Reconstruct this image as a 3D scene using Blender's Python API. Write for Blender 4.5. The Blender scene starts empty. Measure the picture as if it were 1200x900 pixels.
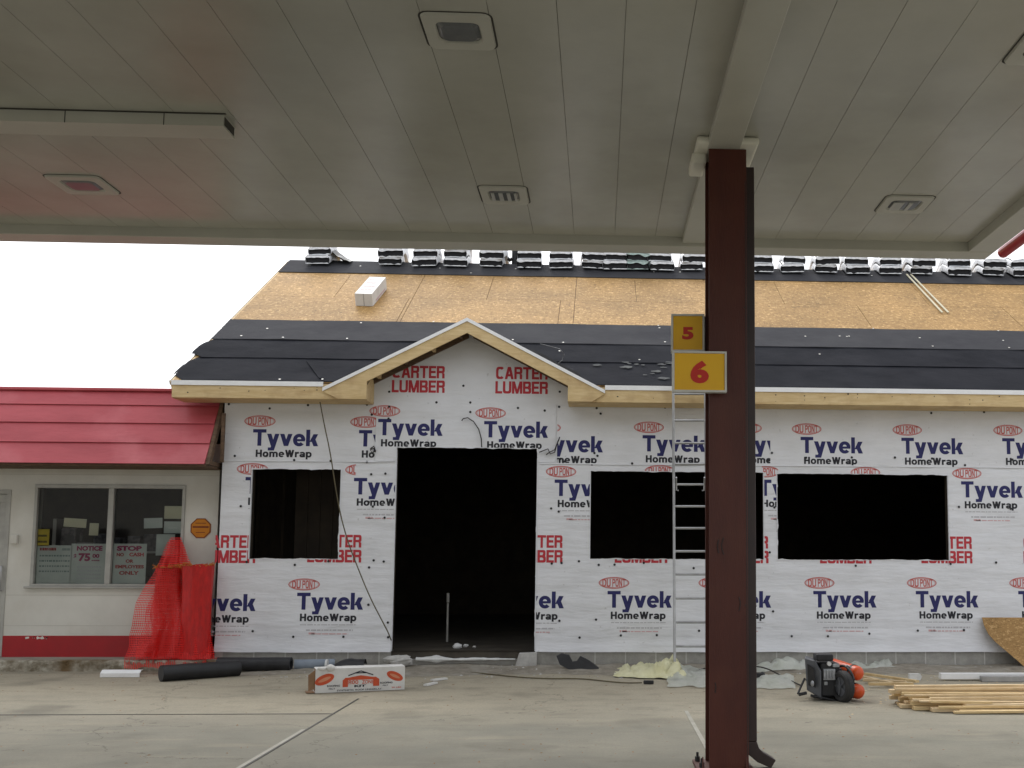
import bpy, bmesh, math, random
from mathutils import Vector, Matrix, noise
random.seed(7)
C = bpy.context.scene.collection
PI = math.pi

# ------------------------------------------------------------------ camera
F_PX, PPX, PPY = 1240.0, 765.6, 533.97
YAW, PITCH, ROLL = 0.05068, 0.09391, 0.0041
CAM_H = 1.5
_F = Vector((math.sin(YAW)*math.cos(PITCH), math.cos(YAW)*math.cos(PITCH), math.sin(PITCH)))
_R0 = Vector((math.cos(YAW), -math.sin(YAW), 0)); _U0 = _R0.cross(_F)
_R = _R0*math.cos(ROLL) + _U0*math.sin(ROLL)
_U = _U0*math.cos(ROLL) - _R0*math.sin(ROLL)
CAM = Vector((0, 0, CAM_H))
cd = bpy.data.cameras.new('camera'); cam = bpy.data.objects.new('camera', cd); C.objects.link(cam)
cam.matrix_world = Matrix(((_R.x, _U.x, -_F.x, 0), (_R.y, _U.y, -_F.y, 0), (_R.z, _U.z, -_F.z, CAM_H), (0, 0, 0, 1)))
cd.sensor_fit = 'HORIZONTAL'; cd.sensor_width = 36
cd.lens = F_PX/1200*36
cd.shift_x = (600-PPX)/1200; cd.shift_y = (PPY-450)/1200
cd.clip_start = 0.05; cd.clip_end = 2000
bpy.context.scene.camera = cam

# ------------------------------------------------------------------ world, sun, exposure
SUN_EL, SUN_AZ = math.radians(52), math.radians(-20)      # azimuth clockwise from +Y
w = bpy.data.worlds.new('World'); bpy.context.scene.world = w; w.use_nodes = True
nt = w.node_tree; nt.nodes.clear()
sky = nt.nodes.new('ShaderNodeTexSky'); sky.sky_type = 'NISHITA'; sky.sun_disc = False
sky.sun_elevation = SUN_EL; sky.sun_rotation = SUN_AZ
sky.air_density = 1.0; sky.dust_density = 6.0; sky.ozone_density = 1.0
hs = nt.nodes.new('ShaderNodeHueSaturation'); hs.inputs['Saturation'].default_value = 0.22   # overcast: the blue is veiled
cl_ = nt.nodes.new('ShaderNodeMix'); cl_.data_type = 'RGBA'; cl_.inputs[0].default_value = 0.55      # even cloud deck over the clear sky
cl_.inputs[7].default_value = (6.15, 6.35, 6.75, 1)
bg = nt.nodes.new('ShaderNodeBackground'); bg.inputs['Strength'].default_value = 0.15
ow = nt.nodes.new('ShaderNodeOutputWorld')
nt.links.new(sky.outputs[0], hs.inputs['Color']); nt.links.new(hs.outputs[0], cl_.inputs[6]); nt.links.new(cl_.outputs[2], bg.inputs['Color'])
nt.links.new(bg.outputs[0], ow.inputs['Surface'])
sd = bpy.data.lights.new('sun', 'SUN'); sd.energy = 0.8; sd.angle = math.radians(25); sd.color = (1, .985, .965)
so = bpy.data.objects.new('sun', sd); C.objects.link(so)
sdir = Vector((math.sin(SUN_AZ)*math.cos(SUN_EL), math.cos(SUN_AZ)*math.cos(SUN_EL), math.sin(SUN_EL)))
so.rotation_euler = sdir.to_track_quat('Z', 'Y').to_euler(); so.location = sdir*40
vs = bpy.context.scene.view_settings
vs.view_transform = 'Standard'; vs.look = 'None'; vs.gamma = 1; vs.use_curve_mapping = False
vs.exposure = 0.74

# ------------------------------------------------------------------ where the photograph's points lie on real planes
def ray(px, py): return _F + _R*((px-PPX)/F_PX) - _U*((py-PPY)/F_PX)
def on_y(px, py, y):
    d = ray(px, py); return CAM + d*(y/d.y)
def on_z(px, py, z=0.0):
    d = ray(px, py); return CAM + d*((z-CAM_H)/d.z)

# ------------------------------------------------------------------ materials
MATS = {}
def lin(c): return (c[0], c[1], c[2], 1)
def pmat(name, c1, c2=None, scale=4, detail=6, rough=.7, metal=0, bump=0, bscale=30, stretch=(1, 1, 1), spec=.4,
         lo=.35, hi=.65, c3=None, scale3=1.0, amt3=.5, bstretch=None):
    if name in MATS: return MATS[name]
    m = bpy.data.materials.new(name); m.use_nodes = True; MATS[name] = m
    n = m.node_tree; L = n.links; b = n.nodes['Principled BSDF']
    b.inputs['Roughness'].default_value = rough; b.inputs['Metallic'].default_value = metal
    b.inputs['Specular IOR Level'].default_value = spec
    tc = n.nodes.new('ShaderNodeTexCoord')
    c2 = c2 or tuple(x*.82 for x in c1)
    mp = n.nodes.new('ShaderNodeMapping'); mp.inputs['Scale'].default_value = stretch
    L.new(tc.outputs['Object'], mp.inputs[0])
    nz = n.nodes.new('ShaderNodeTexNoise'); nz.inputs['Scale'].default_value = scale; nz.inputs['Detail'].default_value = detail
    nz.inputs['Roughness'].default_value = .62
    L.new(mp.outputs[0], nz.inputs['Vector'])
    cr = n.nodes.new('ShaderNodeValToRGB')
    cr.color_ramp.elements[0].position = lo; cr.color_ramp.elements[0].color = lin(c1)
    cr.color_ramp.elements[1].position = hi; cr.color_ramp.elements[1].color = lin(c2)
    L.new(nz.outputs['Fac'], cr.inputs[0]); out = cr.outputs[0]
    if c3:
        n3 = n.nodes.new('ShaderNodeTexNoise'); n3.inputs['Scale'].default_value = scale3; n3.inputs['Detail'].default_value = 5
        L.new(tc.outputs['Object'], n3.inputs['Vector'])
        r3 = n.nodes.new('ShaderNodeMapRange'); r3.inputs[1].default_value = .5; r3.inputs[2].default_value = .68
        r3.inputs[4].default_value = amt3; L.new(n3.outputs['Fac'], r3.inputs[0])
        mx = n.nodes.new('ShaderNodeMix'); mx.data_type = 'RGBA'
        L.new(r3.outputs[0], mx.inputs[0]); L.new(out, mx.inputs[6]); mx.inputs[7].default_value = lin(c3); out = mx.outputs[2]
    L.new(out, b.inputs['Base Color'])
    if bump:
        nb = n.nodes.new('ShaderNodeTexNoise'); nb.inputs['Scale'].default_value = bscale; nb.inputs['Detail'].default_value = 4
        mb = n.nodes.new('ShaderNodeMapping'); mb.inputs['Scale'].default_value = bstretch or stretch
        L.new(tc.outputs['Object'], mb.inputs[0]); L.new(mb.outputs[0], nb.inputs['Vector'])
        bp = n.nodes.new('ShaderNodeBump'); bp.inputs['Strength'].default_value = 1; bp.inputs['Distance'].default_value = bump
        L.new(nb.outputs['Fac'], bp.inputs['Height']); L.new(bp.outputs[0], b.inputs['Normal'])
    return m

def nodes_of(name):
    m = bpy.data.materials.new(name); m.use_nodes = True; MATS[name] = m
    return m, m.node_tree, m.node_tree.links, m.node_tree.nodes['Principled BSDF']

def osb_mat(name, base, up=(1, 1, 1)):
    """oriented strand board: strands of several sizes, each with its own tone and direction"""
    m, n, L, b = nodes_of(name)
    b.inputs['Roughness'].default_value = .75; b.inputs['Specular IOR Level'].default_value = .25
    tc = n.nodes.new('ShaderNodeTexCoord')
    cols = []
    for k, (ang, sc) in enumerate(((0.35, (11, 34, 34)), (-0.7, (30, 10, 26)), (1.2, (14, 30, 30)))):
        mp = n.nodes.new('ShaderNodeMapping'); mp.inputs['Rotation'].default_value = (ang*.6, ang*.3, ang)
        mp.inputs['Scale'].default_value = tuple(s*u*.42 for s, u in zip(sc, up))
        mp.inputs['Location'].default_value = (k*3.1, k*1.7, k*.9)
        v = n.nodes.new('ShaderNodeTexVoronoi'); v.feature = 'F1'
        L.new(tc.outputs['Object'], mp.inputs[0]); L.new(mp.outputs[0], v.inputs['Vector'])
        s = n.nodes.new('ShaderNodeSeparateColor'); L.new(v.outputs['Color'], s.inputs[0]); cols.append(s)
    a = n.nodes.new('ShaderNodeMath'); a.operation = 'ADD'; L.new(cols[0].outputs[0], a.inputs[0]); L.new(cols[1].outputs[1], a.inputs[1])
    a2 = n.nodes.new('ShaderNodeMath'); a2.operation = 'ADD'; L.new(a.outputs[0], a2.inputs[0]); L.new(cols[2].outputs[2], a2.inputs[1])
    d = n.nodes.new('ShaderNodeMath'); d.operation = 'DIVIDE'; d.inputs[1].default_value = 3; L.new(a2.outputs[0], d.inputs[0])
    cr = n.nodes.new('ShaderNodeValToRGB'); e = cr.color_ramp.elements
    e[0].position = .16; e[0].color = lin([c*.62 for c in base])
    e[1].position = .80; e[1].color = lin((min(1, base[0]*1.55), min(1, base[1]*1.7), min(1, base[2]*2.0)))
    x = e.new(.30); x.color = lin([c*.9 for c in base]); x = e.new(.68); x.color = lin([c*1.08 for c in base])
    L.new(d.outputs[0], cr.inputs[0])
    big = n.nodes.new('ShaderNodeTexNoise'); big.inputs['Scale'].default_value = .9; big.inputs['Detail'].default_value = 4
    L.new(tc.outputs['Object'], big.inputs['Vector'])
    mr = n.nodes.new('ShaderNodeMapRange'); mr.inputs[1].default_value = .3; mr.inputs[2].default_value = .7; mr.inputs[3].default_value = .80; mr.inputs[4].default_value = 1.16; L.new(big.outputs['Fac'], mr.inputs[0])
    mx = n.nodes.new('ShaderNodeMix'); mx.data_type = 'RGBA'; mx.blend_type = 'MULTIPLY'; mx.inputs[0].default_value = 1
    L.new(cr.outputs[0], mx.inputs[6]); L.new(mr.outputs[0], mx.inputs[7]); L.new(mx.outputs[2], b.inputs['Base Color'])
    return m

def concrete_mat():
    m, n, L, b = nodes_of('forecourt concrete')
    b.inputs['Roughness'].default_value = .85; b.inputs['Specular IOR Level'].default_value = .25
    tc = n.nodes.new('ShaderNodeTexCoord')
    def nz(scale, detail=6, stretch=(1, 1, 1), rough=.6):
        mp = n.nodes.new('ShaderNodeMapping'); mp.inputs['Scale'].default_value = stretch
        L.new(tc.outputs['Object'], mp.inputs[0])
        t = n.nodes.new('ShaderNodeTexNoise'); t.inputs['Scale'].default_value = scale; t.inputs['Detail'].default_value = detail
        t.inputs['Roughness'].default_value = rough; L.new(mp.outputs[0], t.inputs['Vector']); return t
    def mr(src, a, b_, c, d):
        x = n.nodes.new('ShaderNodeMapRange'); x.inputs[1].default_value = a; x.inputs[2].default_value = b_
        x.inputs[3].default_value = c; x.inputs[4].default_value = d; L.new(src, x.inputs[0]); return x.outputs[0]
    def mix(f, a, b_, mode='MIX'):
        x = n.nodes.new('ShaderNodeMix'); x.data_type = 'RGBA'; x.blend_type = mode
        if isinstance(f, float): x.inputs[0].default_value = f
        else: L.new(f, x.inputs[0])
        for i, c in ((6, a), (7, b_)):
            if isinstance(c, tuple): x.inputs[i].default_value = lin(c)
            else: L.new(c, x.inputs[i])
        return x.outputs[2]
    base = mix(mr(nz(.55, 7).outputs['Fac'], .35, .68, 0, 1), (.175, .170, .138), (.26, .245, .192))
    # dust and mud tracked out from the building: a band with a ragged edge
    sep = n.nodes.new('ShaderNodeSeparateXYZ'); L.new(tc.outputs['Object'], sep.inputs[0])
    add = n.nodes.new('ShaderNodeMath'); add.operation = 'MULTIPLY_ADD'; add.inputs[1].default_value = 5.0
    L.new(nz(.45, 6, (.5, 1.4, 1)).outputs['Fac'], add.inputs[0]); L.new(sep.outputs[1], add.inputs[2])
    base = mix(mr(add.outputs[0], 11.6, 14.6, 0, .85), base, (.43, .38, .28))
    base = mix(mr(nz(2.2, 9, (.9, 1.4, 1), .7).outputs['Fac'], .50, .72, 0, .6), base, (.15, .137, .105))
    base = mix(mr(nz(38, 6, (1, 1, 1), .75).outputs['Fac'], .40, .66, 0, .42), base, (.16, .15, .13))
    base = mix(mr(nz(5.5, 3).outputs['Fac'], .69, .73, 0, .6), base, (.09, .08, .065))
    # oil drips and old spills, tyre smears along the drive, hairline cracks
    base = mix(mr(nz(.8, 3, (1, 1, 1), .5).outputs['Fac'], .60, .70, 0, .38), base, (.085, .078, .062))
    base = mix(mr(nz(1.1, 6, (.30, 2.0, 1)).outputs['Fac'], .57, .75, 0, .28), base, (.11, .10, .08))
    base = mix(mr(nz(1.6, 5, (.5, 2.2, 1)).outputs['Fac'], .58, .8, 0, .40), base, (.36, .32, .235))
    vm = n.nodes.new('ShaderNodeVectorMath'); vm.operation = 'MULTIPLY_ADD'; vm.inputs[1].default_value = (.9, .9, .9)
    L.new(nz(1.7, 6).outputs['Color'], vm.inputs[0]); L.new(tc.outputs['Object'], vm.inputs[2])
    vo = n.nodes.new('ShaderNodeTexVoronoi'); vo.feature = 'DISTANCE_TO_EDGE'; vo.inputs['Scale'].default_value = .16; L.new(vm.outputs[0], vo.inputs['Vector'])
    base = mix(mr(vo.outputs['Distance'], .0003, .0016, .5, 0), base, (.05, .045, .035))
    L.new(base, b.inputs['Base Color'])
    bp = n.nodes.new('ShaderNodeBump'); bp.inputs['Distance'].default_value = .006; L.new(nz(45, 5).outputs['Fac'], bp.inputs['Height'])
    L.new(bp.outputs[0], b.inputs['Normal'])
    return m

def wrap_mat():
    m, n, L, b = nodes_of('house wrap sheet')
    b.inputs['Roughness'].default_value = .62; b.inputs['Specular IOR Level'].default_value = .25
    tc = n.nodes.new('ShaderNodeTexCoord')
    def nz(scale, stretch, detail=5):
        mp = n.nodes.new('ShaderNodeMapping'); mp.inputs['Scale'].default_value = stretch; L.new(tc.outputs['Object'], mp.inputs[0])
        t = n.nodes.new('ShaderNodeTexNoise'); t.inputs['Scale'].default_value = scale; t.inputs['Detail'].default_value = detail
        L.new(mp.outputs[0], t.inputs['Vector']); return t.outputs['Fac']
    cr = n.nodes.new('ShaderNodeValToRGB'); e = cr.color_ramp.elements
    e[0].position = .3; e[0].color = (.68, .685, .70, 1); e[1].position = .7; e[1].color = (.76, .765, .785, 1)
    L.new(nz(2.2, (1, 1, 1.6)), cr.inputs[0])
    # scattered specks of dirt
    sp = n.nodes.new('ShaderNodeMapRange'); sp.inputs[1].default_value = .70; sp.inputs[2].default_value = .76; sp.inputs[4].default_value = .45
    L.new(nz(16, (1, 1, 1), 2), sp.inputs[0])
    mx = n.nodes.new('ShaderNodeMix'); mx.data_type = 'RGBA'; L.new(sp.outputs[0], mx.inputs[0]); L.new(cr.outputs[0], mx.inputs[6])
    mx.inputs[7].default_value = (.42, .41, .40, 1); L.new(mx.outputs[2], b.inputs['Base Color'])
    b1 = n.nodes.new('ShaderNodeBump'); b1.inputs['Distance'].default_value = .042; L.new(nz(1.6, (.5, 1, 2.6)), b1.inputs['Height'])
    b2 = n.nodes.new('ShaderNodeBump'); b2.inputs['Distance'].default_value = .005; L.new(nz(7, (1, 1, 1.7), 3), b2.inputs['Height'])
    L.new(b1.outputs[0], b2.inputs['Normal']); L.new(b2.outputs[0], b.inputs['Normal'])
    return m

def net_mat():
    m, n, L, b = nodes_of('plastic net')
    b.inputs['Base Color'].default_value = (.72, .014, .009, 1); b.inputs['Roughness'].default_value = .5
    tc = n.nodes.new('ShaderNodeTexCoord'); sep = n.nodes.new('ShaderNodeSeparateXYZ'); L.new(tc.outputs['UV'], sep.inputs[0])
    gs = []
    for k, cnt in ((0, 44.0), (1, 52.0)):
        a = n.nodes.new('ShaderNodeMath'); a.operation = 'MULTIPLY'; a.inputs[1].default_value = cnt; L.new(sep.outputs[k], a.inputs[0])
        f = n.nodes.new('ShaderNodeMath'); f.operation = 'FRACT'; L.new(a.outputs[0], f.inputs[0])
        g = n.nodes.new('ShaderNodeMath'); g.operation = 'LESS_THAN'; g.inputs[1].default_value = .27; L.new(f.outputs[0], g.inputs[0]); gs.append(g)
    mxm = n.nodes.new('ShaderNodeMath'); mxm.operation = 'MAXIMUM'; L.new(gs[0].outputs[0], mxm.inputs[0]); L.new(gs[1].outputs[0], mxm.inputs[1])
    L.new(mxm.outputs[0], b.inputs['Alpha'])
    return m

def glass_mat():
    m = bpy.data.materials.new('window glass'); m.use_nodes = True; MATS['window glass'] = m
    n = m.node_tree; n.nodes.clear(); L = n.links
    t = n.nodes.new('ShaderNodeBsdfTransparent'); t.inputs[0].default_value = (.86, .90, .90, 1)
    g = n.nodes.new('ShaderNodeBsdfGlossy'); g.inputs['Roughness'].default_value = .03
    fr = n.nodes.new('ShaderNodeFresnel'); fr.inputs[0].default_value = 1.5
    mx = n.nodes.new('ShaderNodeMixShader'); o = n.nodes.new('ShaderNodeOutputMaterial')
    L.new(fr.outputs[0], mx.inputs[0]); L.new(t.outputs[0], mx.inputs[1]); L.new(g.outputs[0], mx.inputs[2]); L.new(mx.outputs[0], o.inputs[0])
    return m

M_CONC = concrete_mat(); M_WRAP = wrap_mat(); M_NET = net_mat(); M_GLASS = glass_mat()
M_OSB = osb_mat('roof strand board', (.345, .205, .074), (.8, .55, .55)); M_OSB2 = osb_mat('strand board offcut', (.40, .235, .09))
M_PINE = pmat('pine lumber', (.68, .52, .28), (.56, .40, .19), 3, 7, .65, stretch=(1, 9, 9), c3=(.34, .20, .09), scale3=5, amt3=.35, bump=.002, bscale=20)
M_PINE2 = pmat('pale pine lumber', (.70, .55, .34), (.58, .43, .24), 3, 7, .65, stretch=(1, 9, 9), c3=(.36, .24, .12), scale3=4, amt3=.4, bump=.002)
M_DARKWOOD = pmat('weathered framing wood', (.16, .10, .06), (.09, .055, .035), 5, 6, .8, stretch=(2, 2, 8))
M_INNER = pmat('interior framing darkened as unlit', (.050, .037, .023), (.028, .021, .014), 4, 6, .9)  # near-black tone paints in the gloom of unlit rooms
M_FELT = pmat('roofing felt', (.011, .012, .016), (.019, .020, .025), 1.6, 8, .95, spec=.08, bump=.012, bscale=4, c3=(.026, .026, .031), scale3=.9, amt3=.5)
M_FELT2 = pmat('grey synthetic felt', (.058, .058, .062), (.044, .044, .049), 1.4, 8, .95, spec=.08, bump=.012, bscale=4)
M_WMETAL = pmat('white drip edge', (.86, .86, .85), (.80, .80, .79), 6, 4, .4)
M_SOFFIT = pmat('canopy soffit paint', (.485, .475, .415), (.425, .415, .36), 1.1, 7, .24, spec=.5, c3=(.315, .31, .25), scale3=.42, amt3=.75, bump=.010, bscale=1.1)  # large darker patches paint in reflections of dark surroundings
M_SEAM = pmat('dirty seam', (.035, .032, .026), (.06, .055, .045), 6)
M_GROOVE = pmat('panel groove', (.13, .125, .10), (.30, .29, .245), 1.3, 3, lo=.45, hi=.55)
M_TRIMPAINT = pmat('canopy trim paint', (.515, .505, .44), (.465, .455, .395), 1.5, 6, .35)
M_COLLAR = pmat('cream collar in lit tone', (.78, .76, .65), (.72, .70, .60), 2, 5, .45)  # cream lightened further to paint in the light on the collar
M_COL = pmat('red brown column paint', (.086, .019, .009), (.064, .014, .007), 1.6, 8, .5, spec=.35, stretch=(3, 3, .6), c3=(.09, .026, .012), scale3=3.2, amt3=.45, bump=.0015, bscale=40)
M_DSP = pmat('dark brown pipe paint', (.028, .016, .013), (.040, .022, .017), 4, 6, .45)
M_BLOCK = pmat('concrete block', (.36, .35, .315), (.28, .27, .245), 9, 6, .9, bump=.004, bscale=60)
M_MORTAR = pmat('mortar', (.52, .51, .47), (.44, .43, .40), 12)
M_NAVY = pmat('navy print', (.020, .021, .105), (.025, .026, .12), 10)
M_INK = pmat('black print', (.015, .015, .022), (.025, .025, .03), 10)
M_REDINK = pmat('red print', (.50, .030, .045), (.46, .04, .05), 10)
M_REDINK2 = pmat('thin red print', (.52, .10, .09), (.56, .14, .12), 10)
M_FAINT = pmat('faint red print', (.60, .34, .34), (.64, .42, .42), 20)
M_GREYINK = pmat('grey print', (.45, .44, .46), (.5, .49, .5), 10)
M_BLACK = pmat('black plastic', (.012, .012, .013), (.022, .022, .024), 7, 5, .5)
M_RUBBER = pmat('rubber', (.02, .02, .02), (.035, .034, .033), 12, 5, .75)
M_STOREW = pmat('painted store wall', (.66, .64, .575), (.58, .56, .50), 1.2, 8, .55, c3=(.46, .42, .345), scale3=1.6, amt3=.4, bump=.004, bscale=8)
M_SHINGLE = pmat('red painted shingles', (.47, .080, .094), (.385, .058, .070), 1.8, 8, .5, spec=.4, stretch=(.6, 1, 2.2), c3=(.56, .15, .165), scale3=1.3, amt3=.75, bump=.004, bscale=10)
M_BAND = pmat('red painted band', (.36, .010, .014), (.30, .010, .013), 4, 6, .5)
M_FRAME = pmat('aluminium window frame', (.42, .41, .37), (.34, .33, .30), 5, 5, .45, metal=.2)
M_PAPER = pmat('paper notice', (.58, .60, .56), (.48, .51, .48), 3, 5, .8)
M_PAPERY = pmat('aged paper', (.62, .58, .42), (.54, .5, .36), 3, 5, .8)
M_YELLOW = pmat('yellow sticker', (.62, .46, .05), (.55, .4, .04), 6)
M_SIGNY = pmat('amber sign face', (.86, .48, .004), (.82, .45, .004), 2, 5, .45, c3=(.70, .34, .008), scale3=4, amt3=.25)
M_SIGNR = pmat('red numeral', (.58, .022, .008), (.54, .020, .008), 3, 4, .5)
M_SIGNW = pmat('white sign frame', (.66, .645, .58), (.56, .54, .47), 8, 5, .5)
M_ORANGE = pmat('orange plate', (.60, .22, .015), (.52, .18, .012), 5)
M_ALU = pmat('aluminium', (.46, .46, .46), (.34, .34, .34), 6, 5, .35, metal=.7)
M_SILVER = pmat('cast aluminium', (.42, .43, .44), (.25, .26, .27), 14, 4, .4, metal=.6)
M_GREYPL = pmat('grey shroud', (.085, .09, .10), (.11, .115, .125), 8, 5, .5)
M_TANK = pmat('orange red tank paint', (.62, .085, .018), (.55, .07, .016), 6, 4, .35)
M_PIPEG = pmat('blue grey pipe', (.24, .28, .33), (.20, .235, .28), 6, 5, .5)
M_CARTON = pmat('white carton', (.70, .69, .66), (.60, .59, .56), 5, 5, .7)
M_KRAFT = pmat('brown cardboard', (.26, .15, .075), (.20, .11, .055), 6)
M_CORANGE = pmat('orange carton print', (.60, .09, .03), (.52, .08, .03), 9)
M_PLASTIC = pmat('crumpled clear plastic', (.62, .65, .56), (.72, .74, .68), 5, 5, .30, bump=.02, bscale=12)
M_PLASTIC.node_tree.nodes['Principled BSDF'].inputs['Alpha'].default_value = .6
M_YPLASTIC = pmat('yellowed insulation film', (.74, .72, .48), (.62, .59, .34), 6, 5, .45, bump=.02, bscale=14)
M_REDNET = pmat('red rolled mesh', (.56, .009, .006), (.40, .006, .004), 22, 4, .5, stretch=(1, 1, .35), bump=.01, bscale=24)
M_FRAY = pmat('frayed orange strands', (.60, .24, .04), (.5, .12, .03), 20)
M_DIRT = pmat('gravelly dirt', (.32, .29, .235), (.21, .185, .145), 9, 8, .95, bump=.02, bscale=28, c3=(.38, .36, .31), scale3=3, amt3=.6)
M_RUBBLE = pmat('broken concrete', (.50, .49, .46), (.36, .35, .33), 9, 6, .9)
M_FOAM = pmat('white foam', (.70, .70, .68), (.6, .6, .58), 8)
M_SLAB = pmat('slab darkened as unlit', (.085, .073, .055), (.05, .043, .034), 3, 7, .9)  # slab tone darkened to paint in the unlit interior
M_KERB = pmat('crumbling kerb', (.50, .47, .39), (.20, .17, .12), 5, 8, .9, bump=.03, bscale=18, c3=(.13, .085, .04), scale3=2.1, amt3=1.0, lo=.42, hi=.60)
M_WALK = pmat('store walk concrete', (.33, .31, .26), (.26, .245, .20), 3, 7, .9)
M_CORD = pmat('olive cord', (.12, .10, .05), (.08, .065, .035), 9)
M_WIRE = pmat('dark wire', (.03, .028, .025), (.05, .045, .04), 9)
M_BOXW = pmat('white wrapper film', (.84, .85, .86), (.62, .63, .65), 10, 5, .3, spec=.5, bump=.02, bscale=22)
M_GREENISH = pmat('greenish wrapper film', (.50, .60, .56), (.30, .40, .37), 10, 5, .3, bump=.02, bscale=22)
M_ASPH = pmat('black shingle edges', (.012, .012, .014), (.03, .03, .033), 30, 4, .85, stretch=(.4, 1, 6))
M_LENS = pmat('light lens', (.16, .165, .17), (.13, .135, .14), 8, 4, .12, spec=.7)
M_LENSREFL = pmat('painted lens reflection', (.48, .48, .45), (.42, .42, .40), 8, 4, .3)  # pale stripes paint reflections onto the lens
M_CAPRED = pmat('red canopy trim', (.50, .012, .02), (.44, .012, .02), 4, 4, .35)
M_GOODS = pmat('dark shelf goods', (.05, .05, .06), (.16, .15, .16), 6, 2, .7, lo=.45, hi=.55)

# ------------------------------------------------------------------ mesh building
TXT = {}
def text_shape(s, bold=0.0, space=1.0):
    """outline of a word as flat triangles: x 0..1 over its width, z 0 at the baseline and 1 at cap height"""
    k = (s, bold, space)
    if k in TXT: return TXT[k]
    cu = bpy.data.curves.new('lettering', 'FONT'); cu.body = s; cu.size = 1; cu.offset = bold; cu.resolution_u = 4; cu.space_character = space
    o = bpy.data.objects.new('lettering', cu); C.objects.link(o)
    dg = bpy.context.evaluated_depsgraph_get(); e = o.evaluated_get(dg); me = e.to_mesh()
    v = [(p.co.x, p.co.y) for p in me.vertices]; f = [tuple(p.vertices) for p in me.polygons]
    e.to_mesh_clear(); bpy.data.objects.remove(o); bpy.data.curves.remove(cu)
    x0 = min(p[0] for p in v); x1 = max(p[0] for p in v); h = .729 + bold*2
    v = [((p[0]-x0)/(x1-x0), (p[1]+bold)/h) for p in v]
    TXT[k] = (v, f); return TXT[k]

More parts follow.
